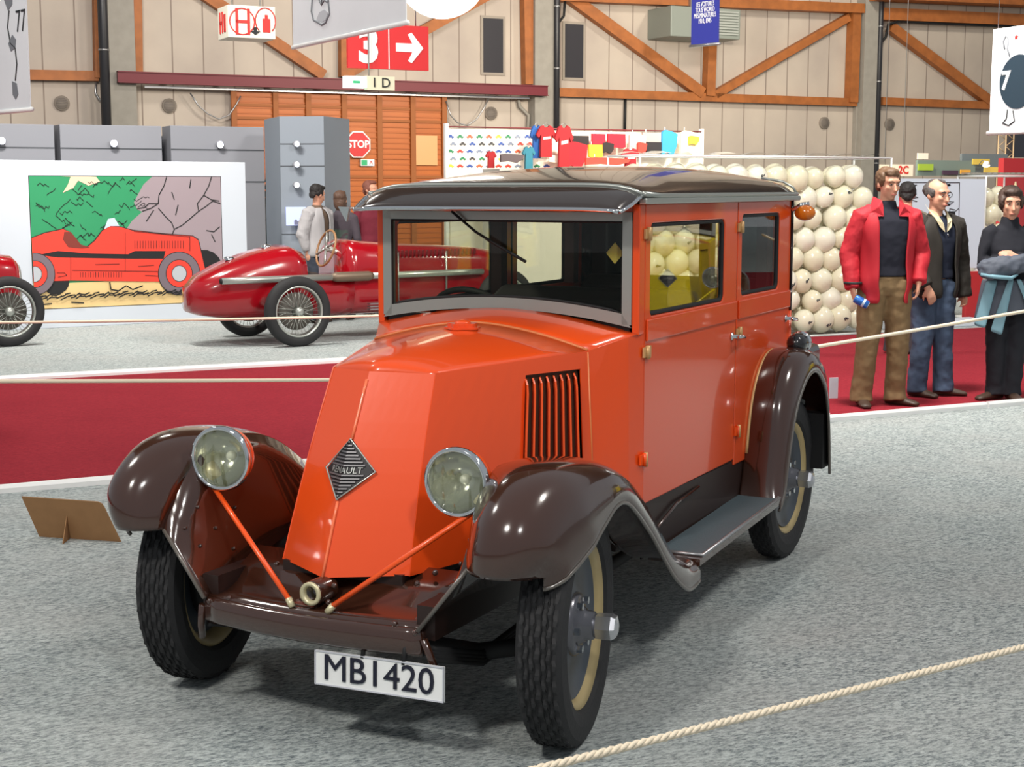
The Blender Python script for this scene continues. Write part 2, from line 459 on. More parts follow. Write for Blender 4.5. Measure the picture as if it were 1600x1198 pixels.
# orange gate
ga0, gz1 = W.at(366, 143, -.15); ga1, _ = W.at(697, 152, -.15)
gz1 = zc - .12
gate = tag(MB().bx((ga0, -.12, 0), (ga1, 0, gz1)).build('door_1', mat('gate_orange', (184, 98, 30), .45, noise_amt=.15, noise_scale=1.2), frame=W.F), kind='structure')
gw = (ga1 - ga0) / 2
mg = mat('gate_post_brown', (150, 84, 30), .6)
for px in (366, 431, 482, 538, 593, 645, 694):
    a = W.at(px, 200, -.15)[0] - (ga0 + ga1) / 2
    MB().bx((a - .05, -.12, 0), (a + .05, -.06, gz1)).build('post', mg, gate)
for z in (0.3, 1.85, 2.9, gz1 - .3):
    MB().bx((-gw, -.09, z), (gw, -.06, z + .05)).build('crossbar', mg, gate)
ml = MB()
for k in range(34): ml.bx((-gw, -.075, .1 + k * .1), (gw, -.06, .13 + k * .1))
ml.build('slats', mat('gate_slat', (172, 90, 28), .5), gate)
a0, z0 = W.at(650, 258, -.15); a1, z1 = W.at(683, 212, -.15)
MB().bx((a0 - (ga0 + ga1) / 2, -.1, z0), (a1 - (ga0 + ga1) / 2, -.078, z1)).build('reflection_patch', mat('gate_reflection_peach', (214, 164, 110), .35), gate)  # peach reflection on the gate, painted as a thin pale patch
# cables
def cable(pts, r, lab, m=None):
    P_ = []
    for i in range(len(pts) - 1):
        a = pts[i]; b = pts[i + 1]; P_.append(a)
    P_.append(pts[-1])
    return tag(MB().tube(P_, r, 6).build('cable', m or M_['steel'], frame=W.F), lab, 'cable')
def wcurve(px, y=-.2): return [(W.at(*p, y)[0], y, W.at(*p, y)[1]) for p in px]
cable(wcurve([(297, 145), (310, 165), (325, 178), (342, 186), (358, 180), (370, 162), (376, 150)]), .014, 'thin grey cable sagging left of the orange gate')
cable(wcurve([(697, 158), (704, 180), (715, 192), (730, 196), (745, 186), (757, 168), (764, 152)]), .014, 'thin grey cable sagging right of the orange gate')
cable(wcurve([(150, 125), (149, 145), (155, 155), (160, 160)], -.1), .02, 'short grey conduit beside the left downpipe')
cable(wcurve([(810, 154), (812, 166), (826, 180), (824, 210)], -.1), .035, 'bent grey conduit beside the column above the t-shirts', M_['concrete'])
cable(wcurve([(883, 0), (881, 25), (871, 38)], -.2), .025, 'short black branch pipe beside the tall dark window', M_['black'])
cable(wcurve([(1600, 42), (1450, 36), (1405, 33), (1388, 38), (1384, 58), (1377, 66)], -.25), .03, 'black cable running under the right roof beams', M_['black'])
cable(wcurve([(977, 155), (976, 205)], -.05), .03, 'short black conduit above the hanging t-shirts', M_['black'])
# grey ventilation box
lo, hi = wbox(1049, 8, 1157, 62, .01, -.9)
b = empty('heater_unit', W.F @ Vector(((lo[0] + hi[0]) / 2, -.6, lo[2])), HALL, 'grey boxy heater unit under the roof behind the blue banner', 'heater')
w2 = (hi[0] - lo[0]) / 2; h2 = hi[2] - lo[2]
MB().bx((-w2, -.3, 0), (w2, .6, h2)).build('casing', mat('heater_grey', (132, 138, 130), .5), b, bevel=.02)
mk = MB()
for k in range(9): mk.bx((w2 * .0, -.33, .08 + k * h2 / 11), (w2 * .92, -.3, .11 + k * h2 / 11))
mk.build('grille', mat('heater_grille', (160, 164, 158), .5), b)
MB().bx((-.05, .2, h2), (.05, .3, 10.1 - lo[2])).build('hanger', M_['steel'], b)

# ------------------------------------------------------------ signs and hanging banners
def sign_frame(pl, a, y, z): return pl.F @ Matrix.Translation((a, y, z))
# red sign with 3 and an arrow
S1 = Plane(21)
a0, z0 = S1.at(543, 106); a1, z1 = S1.at(668, 42)
cx = (a0 + a1) / 2; w = (a1 - a0) / 2; h = z1 - z0
s = empty('direction_sign', S1.F @ Vector((cx, 0, z0)), HALL, 'red hanging sign with a white 3 and a right-pointing arrow', 'sign')
MB().bx((-w, -.03, 0), (w, .03, h)).build('board', mat('sign_red', (200, 34, 38), .5), s)
text_mb('3', h * 1.0, .01, Matrix.Translation((-w * .5, -.036, h * .47)), bold=.03).build('digit', M_['whitep'], s)
q = h * .30; xx = w * .48; zc_ = h * .5; t_ = .055
arr = [(-q, -t_), (q * .35, -t_), (-.02 * q, -q - .0), (.28 * q, -q * 1.15), (q * 1.25, 0), (.28 * q, q * 1.15), (-.02 * q, q), (q * .35, t_), (-q, t_)]
MB().prism([(xx + x, zc_ + z) for x, z in arr], -.041, -.031).build('arrow', M_['whitep'], s)
MB().bx((-.006, -.034, 0), (.006, -.03, h)).build('joint_line', M_['whitep'], s)
for x in (-w * .7, w * .7): MB().tube([(x, 0, h), (x, 0, 10.1 - z0)], .008, 6).build('wire', M_['steel'], s)
# 1D sign with its lit exit lamp
a0, z0 = S1.at(534, 140); a1, z1 = S1.at(610, 121); am = S1.at(567, 130)[0]
s = empty('hall_number_sign', S1.F @ Vector(((a0 + a1) / 2, -.1, z0)), HALL, 'small white 1D sign with a lit exit lamp on its left, under the red beam', 'sign')
o = (a0 + a1) / 2; h = z1 - z0
MB().bx((am - o, -.05, 0), (a1 - o, .05, h)).build('board', mat('sign_offwhite', (208, 204, 178), .6), s)
text_mb('1 D', h * 1.0, .01, Matrix.Translation(((am + a1) / 2 - o, -.056, h * .5))).build('lettering', M_['ink'], s)
MB().bx((a0 - o, -.06, .02), (am - o - .01, .06, h - .01)).build('lamp_box', mat('exit_lamp', (240, 255, 245), .4, emit=(225, 255, 245), estr=2.2), s)
MB().bx(((a0 + am) / 2 - o - .05, -.064, h * .42), ((a0 + am) / 2 - o + .05, -.061, h * .62)).build('exit_symbol', mat('exit_green', (40, 170, 110), .5), s)
MB().tube([(0, 0, h), (0, 0, 10.1 - z0)], .01, 6).build('rod', M_['steel'], s)
# fire point light box with H, hose circle and extinguisher
S2 = Plane(22)
a0, z0 = S2.at(357, 58); a1, z1 = S2.at(430, 11)
s = empty('fire_point_sign', S2.F @ Vector(((a0 + a1) / 2, 0, z0)), HALL, 'white box sign with a red H and a red fire extinguisher', 'sign')
w = (a1 - a0) / 2; h = z1 - z0
MB().bx((-w, -.0, 0), (w, .5, h)).build('box', mat('lightbox_white', (226, 222, 206), .5), s, bevel=.01)
sr = mat('sign_red2', (196, 40, 36), .5)
def icons(M, sx):
    mh = MB()
    for x in (-.09, .07): mh.bx((x, -.012, -.17), (x + .035, -.002, .17), M)
    mh.bx((-.09, -.012, -.02), (.1, -.002, .02), M)
    mh.build('letter_h', sr, s)
icons(Matrix.Translation((-w * .42, 0, h * .5)), 1)
MB().tube([(-w * .42 + .17 * math.cos(t * PI / 12), -.006, h * .5 + .17 * math.sin(t * PI / 12)) for t in range(24)], .009, 5, closed=True).build('ring', sr, s)
mx_ = MB().bx((w * .45, -.012, h * .2), (w * .45 + .1, -.002, h * .62)); mx_.bx((w * .45 + .03, -.012, h * .62), (w * .45 + .07, -.002, h * .74)); mx_.build('extinguisher_symbol', sr, s)
MB().tube([(w * .5 + .02 + .14 * math.cos(rad(t)), -.006, h * .55 + .17 * math.sin(rad(t))) for t in range(-50, 231, 20)], .008, 5).build('hose_symbol', sr, s)
MB().prism([(.02, h * .34), (.06, h * .34), (.06, h * .22), (.11, h * .22), (.04, h * .1), (-.03, h * .22), (.02, h * .22)], -.012, -.002).build('arrow', M_['ink'], s)
ms = MB()
RS = Matrix.Translation((-w, .25, h * .5)) @ Matrix.Rotation(-PI / 2, 4, 'Z')
for x in (-.13, -.02): ms.bx((x, -.012, -.14), (x + .03, -.002, .14), RS)
ms.bx((-.13, -.012, -.02), (0, -.002, .02), RS); ms.bx((.07, -.012, -.13), (.14, -.002, .1), RS)
ms.build('side_symbols', sr, s)
for x in (-w * .6, w * .6): MB().tube([(x, .25, h), (x, .25, 10.1 - z0)], .01, 6).build('rod', M_['steel'], s)
# stop sign and small green sign on the gate
a, z = W.at(562, 225.5, -.3); r_ = .245
s = empty('stop_sign', W.F @ Vector((a, -.2, z - r_)), HALL, 'red octagonal STOP sign on the orange gate', 'sign')
oc = lambda R: [(R * math.cos(rad(22.5 + 45 * k)), r_ + R * math.sin(rad(22.5 + 45 * k))) for k in range(8)]
MB().prism(oc(r_ * 1.08), -.02, .07).build('plate', M_['whitep'], s)
MB().prism(oc(r_ * .98), -.028, -.021).build('red_field', mat('sign_red', (200, 34, 38)), s)
text_mb('STOP', .19, .008, Matrix.Translation((0, -.034, r_)), width=.95, bold=.006).build('lettering', M_['whitep'], s)
a0, z0 = W.at(567, 259, -.3); a1, z1 = W.at(588, 249, -.3)
s = empty('escape_sign', W.F @ Vector(((a0 + a1) / 2, -.2, z0)), HALL, 'small green and white notice below the STOP sign', 'sign')
MB().bx(((a0 - a1) / 2, 0, 0), ((a1 - a0) / 2, .07, z1 - z0)).build('plate', M_['whitep'], s)
MB().bx(((a0 - a1) / 2 + .01, -.006, .01), (-.01, -.001, z1 - z0 - .01)).build('green_field', mat('exit_green', (40, 170, 110)), s)
text_mb('A', .1, .004, Matrix.Translation(((a1 - a0) / 4, -.005, (z1 - z0) / 2))).build('lettering', mat('sign_red2', (196, 40, 36)), s)
# "2C" signs at right
S3 = Plane(24)
for px0, px1, tx, lab in ((1376, 1390, '20d', 'small white sign with pale red letters above the balloon case corner'), (1396, 1427, '2C', 'white sign with red 2C above the white drawing board')):
    a0, z0 = S3.at(px0, 275); a1, z1 = S3.at(px1, 257)
    s = empty('stand_number_sign', S3.F @ Vector(((a0 + a1) / 2, 0, z0)), HALL, lab, 'sign')
    MB().bx(((a0 - a1) / 2, 0, 0), ((a1 - a0) / 2, .05, z1 - z0)).build('board', mat('sign_cream', (232, 216, 196), .6), s)
    text_mb(tx, .2 if tx == '2C' else .09, .01, Matrix.Translation((0, -.006, (z1 - z0) / 2)), bold=.004).build('lettering', mat('sign_red2', (196, 40, 36)), s)
    MB().tube([(0, .02, z1 - z0), (0, .02, 10.1 - z0)], .006, 6).build('wire', M_['steel'], s)

def span_frame(p0, p1):
    d = (p1 - p0); d.z = 0; L = d.length; ang = math.atan2(d.y, d.x)
    return Matrix.Translation(p0) @ Matrix.Rotation(ang, 4, 'Z'), L
def dpt(px, py, dist):
    r = ray(px, py); return Vector((0, 0, CAMH)) + r * (dist / r.y)
banner_m = mat('banner_cloth', (226, 230, 234), .7, noise_amt=.05, noise_scale=2)
def banner(name, p0, p1, H, lab, group=None, m=None, cat='banner'):
    p1 = p1.copy(); p1.z = p0.z
    F, L = span_frame(p0, p1)
    r = bpy.data.objects.new(name, None); C.objects.link(r); r.matrix_world = F; r.empty_display_size = .1
    tag(r, lab, cat, group)
    MB().bx((0, -.004, 0), (L, .004, H)).build('cloth', m or banner_m, r)
    MB().tube([(-.02, 0, 0), (L + .02, 0, 0)], .018, 8).build('rod', M_['whitep'] if m is None else M_['steel'], r)
    for x in (.05, L - .05): MB().tube([(x, 0, H), (x, 0, 10.1 - p0.z)], .004, 5).build('wire', M_['steel'], r)
    return r, L
grey_ink = mat('grey_wash_ink', (120, 124, 130), .7)
def squig(pts, r=.006): return MB().tube([(x, -.006, z) for x, z in pts], r, 5)
# middle banner
b, L = banner('hanging_banner', dpt(459, 74, 12.2), dpt(635, 40, 10.4), 1.5, 'white banner with a grey shoe sketch hanging partly over the red 3 sign')
sh = [(.42, .33), (.40, .24), (.44, .17), (.52, .15), (.60, .12), (.68, .13), (.76, .19), (.74, .27), (.66, .30), (.60, .27), (.55, .32), (.48, .35), (.42, .33)]
squig(sh, .008).build('shoe_outline', grey_ink, b)
squig([(.60, .27), (.62, .36), (.60, .5)], .007).build('leg_line', grey_ink, b)
squig([(.74, .27), (.72, .38), (.74, .5)], .007).build('leg_line', grey_ink, b)
MB().prism([(x, z) for x, z in [(.50, .17), (.60, .14), (.68, .15), (.73, .20), (.66, .23), (.56, .22)]], -.008, -.005).build('sole_shade', mat('light_wash_ink', (186, 190, 196), .7), b)
# left banner
b, L = banner('hanging_banner', dpt(-40, 179, 12.0), dpt(48, 163, 11.2), 1.4, 'white banner with the number 77 hanging at the far left edge')
text_mb('77', .24, .004, Matrix.Translation((L - .10, -.008, .64)), width=.75, bold=-.004).build('lettering', M_['ink'], b)
for pts in ([(L - .36, .95), (L - .28, .98), (L - .22, .90), (L - .24, .78), (L - .32, .74), (L - .38, .82)], [(L - .34, .50), (L - .26, .56), (L - .20, .52), (L - .22, .46), (L - .3, .44)], [(L - .30, .22), (L - .22, .20), (L - .20, .12), (L - .25, .08), (L - .30, .12)]):
    MB().prism(pts, -.008, -.005).build('ink_blot', grey_ink, b)
squig([(L - .3, .74), (L - .34, .62), (L - .3, .5), (L - .22, .46), (L - .2, .34), (L - .24, .22)], .006).build('ink_line', M_['ink'], b)
# right banner
b, L = banner('hanging_banner', dpt(1546, 208, 11.6), dpt(1640, 201, 11.0), .78, 'white banner with a dark disc and a 7 hanging at the right edge')
MB().prism([(.30 + .20 * math.cos(2 * PI * k / 28), .37 + .20 * math.sin(2 * PI * k / 28)) for k in range(28)], -.009, -.005).build('disc', mat('dark_teal_print', (22, 44, 58), .6), b)
text_mb('7', .19, .004, Matrix.Translation((.17, -.011, .38)), bold=.006).build('lettering', M_['whitep'], b)
MB().prism([(.26 + .022 * (1 if k % 2 == 0 else .45) * math.sin(2 * PI * k / 10), .70 + .022 * (1 if k % 2 == 0 else .45) * math.cos(2 * PI * k / 10)) for k in range(10)], -.009, -.005).build('red_star', sr, b)
squig([(.14, .62), (.12, .68), (.15, .72), (.18, .69), (.17, .62), (.20, .56)], .006).build('ink_line', grey_ink, b)
squig([(.2, .17), (.19, .10), (.15, .07), (.22, .05), (.28, .08), (.26, .16)], .006).build('ink_line', M_['ink'], b)
# blue banner
p0 = dpt(1080, 72, 17.5); p1 = dpt(1123, 69, 17.2)
b, L = banner('hanging_banner', p0, p1, 1.3, 'narrow blue banner with lines of white lettering in front of the grey heater', m=mat('blue_banner_cloth', (34, 42, 140), .6))
text_mb('LES VOITURES\nTOUS WORLD\nMES MINIATURES\n1910, 1945', .078, .004, Matrix.Translation((L / 2, -.008, .36)), width=.55).build('lettering', M_['whitep'], b)
# round glowing lamp
g = empty('globe_lamp', dpt(690, -46, 12.0), 0, 'large round glowing white lamp at the top edge beside the red 3 sign', 'lamp')
MB().ball((0, 0, 0), .37, 32, 20).build('globe', mat('lamp_globe', (255, 250, 240), .4, emit=(255, 246, 232), estr=4.0), g)
MB().tube([(0, 0, .36), (0, 0, 6.6)], .012, 6).build('cord', M_['whitep'], g)

# ------------------------------------------------------------ grey partitions with small spotlights
def partition(px0, px1, top, D, lab, seams=(2.2,), th=.5, lights=(), ang=HALL, z0=0.):
    pl = Plane(D, ang)
    a0, z1 = pl.at(px0, top); a1, _ = pl.at(px1, top)
    r = empty('partition_wall', pl.F @ Vector(((a0 + a1) / 2, 0, 0)), ang, lab, 'partition', 'grey exhibition partitions')
    w = (a1 - a0) / 2
    MB().bx((-w, 0, 0), (w, th, z1)).build('panel', M_['grey_panel'], r, bevel=.008)
    ms = MB()
    for z in seams: ms.bx((-w, -.006, z - .008), (w, -.001, z + .008))
    ms.build('seam', mat('panel_seam', (70, 74, 80), .7), r)
    return r, pl
def spot_lamp(pl, px, py, lab, y=-.06):
    a, z = pl.at(px, py, y)
    r = empty('spotlight', pl.F @ Vector((a, y, z)), pl.ang, lab, 'spotlight', 'small spotlights on the partitions')
    MB().lathe([(0, .05), (.04, .05), (.05, 0), (.055, -.05), (.048, -.05)], 14).build('housing', M_['grey_panel'], r)
    MB().lathe([(.0, -.03), (.05, -.03)], 14).build('bulb', mat('spot_bulb', (235, 240, 255), .4, emit=(220, 230, 255), estr=5.), r)
    MB().bx((-.01, .04, -.01), (.01, -y, .01)).build('arm', M_['grey_panel'], r)
r1, pA = partition(-60, 84, 192, 23.5, 'grey partition section at the far left behind the picture board')
r2, _ = partition(93, 252, 194, 23.5, 'grey partition section with a spotlight, above the middle of the picture board')
r3, _ = partition(266, 412, 196, 23.5, 'grey partition section with a spotlight, left of the orange gate', seams=(2.2, 1.75))
MB().bx(pA.at(84, 210)[0:1] + (.25, 0), (pA.at(93, 210)[0], .3, 2.55)).build('x', M_['black']) if False else None
for x0, x1 in ((83, 94), (251, 267)):
    a0 = pA.at(x0, 210, .3)[0]; a1 = pA.at(x1, 210, .3)[0]
    tag(MB().bx((a0 - .1, .5, 0), (a1 + .1, .56, 2.4)).build('partition_infill', mat('dark_infill', (60, 64, 70), .7), frame=pA.F), 'dark recessed infill between grey partitions, %s' % ('far left' if x0 < 100 else 'right one of the two'), 'partition')
spot_lamp(pA, 2, 220, 'lit spotlight at the left edge on the grey partition')
spot_lamp(pA, 177, 224, 'lit spotlight on the middle grey partition')
spot_lamp(pA, 343, 226, 'lit spotlight on the grey partition left of the gate')
# free-standing tower with two faces
pT = Plane(21.5, HALL + rad(0))
a0, zt = pT.at(437, 197); a1, _ = pT.at(492, 192)
tw = empty('partition_tower', pT.F @ Vector((a0, 0, 0)), HALL, 'tall grey angular tower with three spotlights and a lit screen behind the couple', 'partition')
wv = a1 - a0
a2 = pT.at(546, 194, .35)[0] - a0
zt = 2.60
MB().loft([[(0, 0, 0), (wv, -.35, 0), (a2, .35, 0), (a2 - .1, 1.0, 0), (.1, 1.0, 0)], [(0, 0, zt), (wv, -.35, zt), (a2, .35, zt), (a2 - .1, 1.0, zt), (.1, 1.0, zt)]], smooth=False).build('panel', mat('grey_tower', (130, 138, 148), .7), tw)
ms = MB()
for z in (1.05, 1.95, 2.24):
    ms.loft([[(0, -.006, z - .006), (wv, -.356, z - .006), (wv, -.34, z - .006), (0, .01, z - .006)], [(0, -.006, z + .006), (wv, -.356, z + .006), (wv, -.34, z + .006), (0, .01, z + .006)]], smooth=False)
ms.build('seam', mat('panel_seam', (70, 74, 80), .7), tw)
for py, nm in ((225, 'topmost'), (257, 'middle'), (289, 'lowest')):
    a, z = pT.at(462, py, -.2)
    r = empty('spotlight', pT.F @ Vector((a, -.22, z)), HALL, '%s of three lit spotlights stacked on the grey tower' % nm, 'spotlight', 'small spotlights on the partitions')
    MB().lathe([(0, .05), (.035, .05), (.045, 0), (.045, -.04), (.035, -.04)], 14).build('housing', M_['grey_panel'], r)
    MB().lathe([(.0, -.02), (.04, -.02)], 14).build('bulb', mat('spot_bulb', (235, 240, 255)), r)
    MB().bx((-.01, .03, -.01), (.01, .12, .01)).build('arm', M_['grey_panel'], r)
a0_, z0_ = pT.at(445, 352, -.2); a1_, z1_ = pT.at(474, 323, -.2)
sc = empty('projection_screen', pT.F @ Vector(((a0_ + a1_) / 2, -.28, z0_)), HALL - rad(8), 'small pale blue lit screen on the grey tower beside the couple', 'screen')
ws = (a1_ - a0_) / 2; hs = z1_ - z0_
MB().bx((-ws, 0, 0), (ws, .02, hs)).build('screen', mat('lit_screen', (170, 180, 228), .4, emit=(160, 172, 226), estr=.8), sc)
MB().prism([(-ws * .2, 0.01), (-ws * .2, hs * .25), (0, hs * .35), (ws * .15, hs * .22), (ws * .9, hs * .4), (ws * .9, 0.01)], -.006, -.001).build('picture', mat('screen_picture', (110, 112, 140), .5), sc)
# narrow potted conifer between the partitions
tr = empty('potted_conifer', floor_pt(424, 470) * 1.0, 0, 'slim dark green conifer between the partition and the tower', 'tree')
tr.location = dpt(423, 400, 22.3); tr.location.z = 0
cb = MB()
for k in range(16):
    z = .35 + k * .11; r_ = .16 * (1 - k / 17) + .02
    cb.lathe([(0, z + .16), (r_, z - .02), (r_ * .5, z + .02), (0, z)], 9, Matrix.Rotation(PI / 2, 4, 'X') @ Matrix.Identity(4)) if False else cb.loft([[(r_ * (1 + .25 * (i % 2)) * math.cos(2 * PI * i / 12 + k), r_ * (1 + .25 * (i % 2)) * math.sin(2 * PI * i / 12 + k), z - .03) for i in range(12)], [(.02 * math.cos(2 * PI * i / 12 + k), .02 * math.sin(2 * PI * i / 12 + k), z + .16) for i in range(12)]], smooth=False)
cb.build('foliage', mat('conifer_green', (34, 52, 34), .8, noise_amt=.4, noise_scale=15), tr)
MB().tube([(0, 0, .2), (0, 0, .5)], .03, 8).build('trunk', M_['brown_in'], tr)
MB().loft([[(r * math.cos(2 * PI * i / 16), r * math.sin(2 * PI * i / 16), z) for i in range(16)] for r, z in ((.12, 0), (.16, .26), (.14, .26), (.13, .22))]).build('pot', M_['concrete'], tr)

# ------------------------------------------------------------ white picture board with the comic-style racing scene
pb0 = floor_pt(8, 520); pb0 = Vector((-5.98, 17.42, 0)); pb1 = Vector((-3.39, 19.11, 0))
F, L = span_frame(pb0, pb1)
bd = bpy.data.objects.new('picture_board', None); C.objects.link(bd); bd.matrix_world = F
tag(bd, 'large white board printed with a red racing car before a green hedge and rock', 'picture board')
BH = 1.985
MB().bx((0, 0, 0.0), (L, .12, BH)).build('board', M_['white'], bd, bevel=.006)
FI = F.inverted()
def bpt(px, py):
    o = FI @ Vector((0, 0, CAMH)); d = FI.to_3x3() @ ray(px, py); t = -o.y / d.y; p = o + d * t
    return (p.x, p.z)
pic = MB()
x0, zt_ = bpt(45, 275); x1, _ = bpt(344, 273); _, zb = bpt(55, 483)
def inpic(p): return (min(max(p[0], x0), x1), min(max(p[1], zb), zt_))
layer = [0]
def shape(name, pts, m, raw=False):
    layer[0] += 1
    q = [inpic(bpt(*p)) for p in pts] if not raw else pts
    y = -.0012 * layer[0]
    return MB().prism(q, y - .001, y).build(name, m, bd)
pm = lambda n, c: mat('print_' + n, c, .7)
MB().bx((x0 - .008, -.001, zb - .008), (x1 + .008, -.0002, zt_ + .008)).build('picture_border', pm('black', (20, 22, 24)), bd)
shape('hedge', [(0, 0), (0, 700), (500, 700), (500, 0)], pm('green', (40, 140, 92)))
shape('ground', [(0, 440), (60, 444), (200, 438), (400, 428), (400, 700), (0, 700)], pm('sand', (222, 192, 134)))
shape('rock', [(237, 260), (224, 288), (209, 316), (214, 327), (222, 331), (206, 345), (196, 360), (200, 380), (400, 450), (400, 260)], pm('mauve', (150, 136, 142)))
shape('sky_gap', [(94, 262), (110, 276), (106, 288), (98, 301), (114, 294), (122, 282), (138, 290), (156, 284), (150, 276), (140, 262)], pm('pink', (228, 196, 170)))
bk = pm('black', (20, 22, 24))
def stroke(name, lines, r):
    layer[0] += 1; mb = MB(); y = -.0012 * layer[0]
    for ln in lines:
        q = [inpic(bpt(*p)) for p in ln]
        for (a, b_), (c, d) in zip(q, q[1:]):
            dx, dz = c - a, d - b_; l_ = math.hypot(dx, dz) + 1e-6; nx, nz = -dz / l_ * r, dx / l_ * r
            mb.prism([(a + nx, b_ + nz), (a - nx, b_ - nz), (c - nx, d - nz), (c + nx, d + nz)], y - .001, y)
    return mb.build(name, bk, bd)
rng = random.Random(3)
hl_ = []
for k in range(46):
    x = rng.uniform(52, 225); y = rng.uniform(282, 375)
    if x > 196 and y > 330: continue
    ln = [(x, y)]
    for j in range(rng.randint(4, 8)):
        x += rng.uniform(1, 4.5); y += rng.choice((-1, 1)) * rng.uniform(1.5, 4); ln.append((x, y))
    hl_.append(ln)
stroke('hedge_lines', hl_, .0035)
stroke('rock_cracks', [[(260, 270), (256, 290), (248, 305), (247, 318), (236, 325), (222, 330)], [(247, 318), (232, 318), (226, 324), (214, 326)], [(330, 273), (326, 290), (318, 305), (308, 318), (310, 330), (296, 342), (284, 352), (272, 358)], [(318, 305), (330, 312), (342, 314)], [(310, 330), (322, 322), (332, 314), (344, 318)], [(247, 325), (258, 338), (268, 348), (272, 358), (268, 368)], [(268, 300), (272, 312)], [(278, 320), (274, 336)], [(240, 328), (228, 346)], [(298, 280), (296, 294)], [(322, 360), (334, 362), (343, 354)], [(330, 366), (336, 378)]], .006)
redp = pm('red', (222, 60, 44)); shape('far_wheel', [(86 + 22 * math.cos(rad(t)), 440 + 20 * math.sin(rad(t))) for t in range(0, 360, 20)], bk)
shape('far_wheel', [(318 + 30 * math.cos(rad(t)), 422 + 32 * math.sin(rad(t))) for t in range(0, 360, 20)], bk)
car_out = [(46, 372), (70, 364), (98, 358), (108, 362), (124, 384), (136, 386), (148, 376), (160, 360), (172, 353), (186, 354), (206, 360), (250, 365), (300, 369), (309, 375), (315, 400), (322, 430), (322, 440), (270, 440), (110, 438), (46, 440)]
shape('car_outline', [(x + (1 if x > 200 else -1), y - 1.2) for x, y in car_out], bk)
shape('car_body', car_out, redp)
shape('car_underside', [(60, 398), (90, 392), (140, 396), (200, 397), (210, 392), (258, 392), (255, 404), (200, 404), (90, 402)], bk)
shape('cockpit', [(100, 362), (110, 362), (126, 382), (140, 386), (128, 388), (106, 386), (98, 374)], pm('maroon', (120, 44, 34)))
shape('windscreen', [(162, 358), (168, 342), (178, 340), (186, 353), (172, 353)], pm('paleblue', (190, 206, 220)))
stroke('car_lines', [[(110, 402), (110, 438)], [(195, 363), (195, 424)], [(296, 369), (296, 392)], [(112, 422), (246, 424)], [(88, 426), (100, 426), (104, 430), (90, 433)], [(226, 430), (246, 431)], [(208, 361), (296, 370)], [(148, 413), (186, 412)], [(215, 416), (240, 414)]] + [[(210 + k * 4.2, 376), (210 + k * 4.2, 388)] for k in range(19)] + [[(125 + k * 4, 425), (125 + k * 4, 433)] for k in range(17)], .0028)
def pcirc(n, cx, cy, rx, ry, m): shape(n, [(cx + rx * math.cos(rad(t)), cy + ry * math.sin(rad(t))) for t in range(0, 360, 12)], m)
for cx, cy, k in ((279, 427, 1.0), (53, 428, .98)):
    pcirc('printed_wheel', cx, cy, 33 * k, 34 * k, bk); pcirc('printed_wheel', cx, cy, 32 * k, 33 * k, pm('tyre', (112, 100, 108)))
    pcirc('printed_wheel', cx, cy, 21 * k, 22 * k, bk); pcirc('printed_wheel', cx, cy, 20 * k, 21 * k, redp)
    pcirc('printed_wheel', cx, cy, 12 * k, 13 * k, bk); pcirc('printed_wheel', cx, cy, 11 * k, 12 * k, pm('hub', (176, 180, 186)))
stroke('ground_lines', [[(55 + k * 7.5, 461 + (k % 3) * 2 - k * .25), (64 + k * 7.5, 459 + (k % 2) * 3 - k * .25)] for k in range(36)] + [[(57 + k * 7.5, 465 + (k % 3) * 2 - k * .3), (66 + k * 7.5, 463 + (k % 2) * 2 - k * .3)] for k in range(36)] + [[(170, 440), (172, 452), (184, 454), (196, 446), (206, 452), (222, 446)], [(60, 476), (80, 474)], [(110, 472), (130, 473)]], .008)

# ------------------------------------------------------------ the orange saloon car (local x forward, y to its left, z up)
CAR_YAW = .4714
car = empty('vintage_car', (-.4744, 4.6065, 0), math.atan2(-math.cos(CAR_YAW), -math.sin(CAR_YAW)), 'bright orange vintage saloon car with brown mudguards and a black roof', 'car')
OR = M_['orange']; BR = M_['brown']
# --- bonnet
U0, US = -.14, -.77
def sec_top(u):          # shoulder half width, shoulder z, crest z at station u
    t = (u - U0) / (US - U0)
    return lerp(.19, .43, t), lerp(1.082, 1.104, t), interp([(0, 1.100), (.07, 1.125), (.2, 1.143), (.6, 1.165), (1, 1.182)], t)
def top_row(u, n=16, ext=0.):
    hw, zs, zc = sec_top(u) if u >= US else (lerp(.43, .535, (u - US) / (-.97 - US)), lerp(1.104, 1.15, (u - US) / (-.97 - US)), lerp(1.182, 1.225, (u - US) / (-.97 - US)))
    return [(u, hw * s, zs + (zc - zs) * (1 - abs(s) ** 1.7)) for s in [(-1 + 2 * i / n) for i in range(n + 1)]]
bon = MB()
front = [(-.14 + .085 * (1 - abs(s)), .19 * s, 1.080 + .008 * (1 - abs(s))) for s in [(-1 + 2 * i / 16) for i in range(17)]]
rows = [front] + [top_row(u) for u in (-.17, -.2, -.26, -.35, -.47, -.6, US)]
rows[1] = [(p[0] + .06 * (1 - abs(p[1]) / .2), p[1], p[2]) for p in rows[1]]
bon.grid(rows)
# front facets
FB = [(.10, -.232, .491), (.222, 0, .486), (.10, .232, .491)]
FT = [(-.14, -.19, 1.080), (-.055, 0, 1.088), (-.14, .19, 1.080)]
for k in (0, 1):
    R_ = []
    for j in range(9):
        t = j / 8
        zt = t
        a = Vector(FB[k]).lerp(Vector(FT[k]), zt); b = Vector(FB[k + 1]).lerp(Vector(FT[k + 1]), zt)
        bow = .012 * math.sin(PI * t)
        a.x += bow; b.x += bow
        R_.append([a.lerp(b, i / 6) for i in range(7)])
    bon.grid(R_, smooth=False)
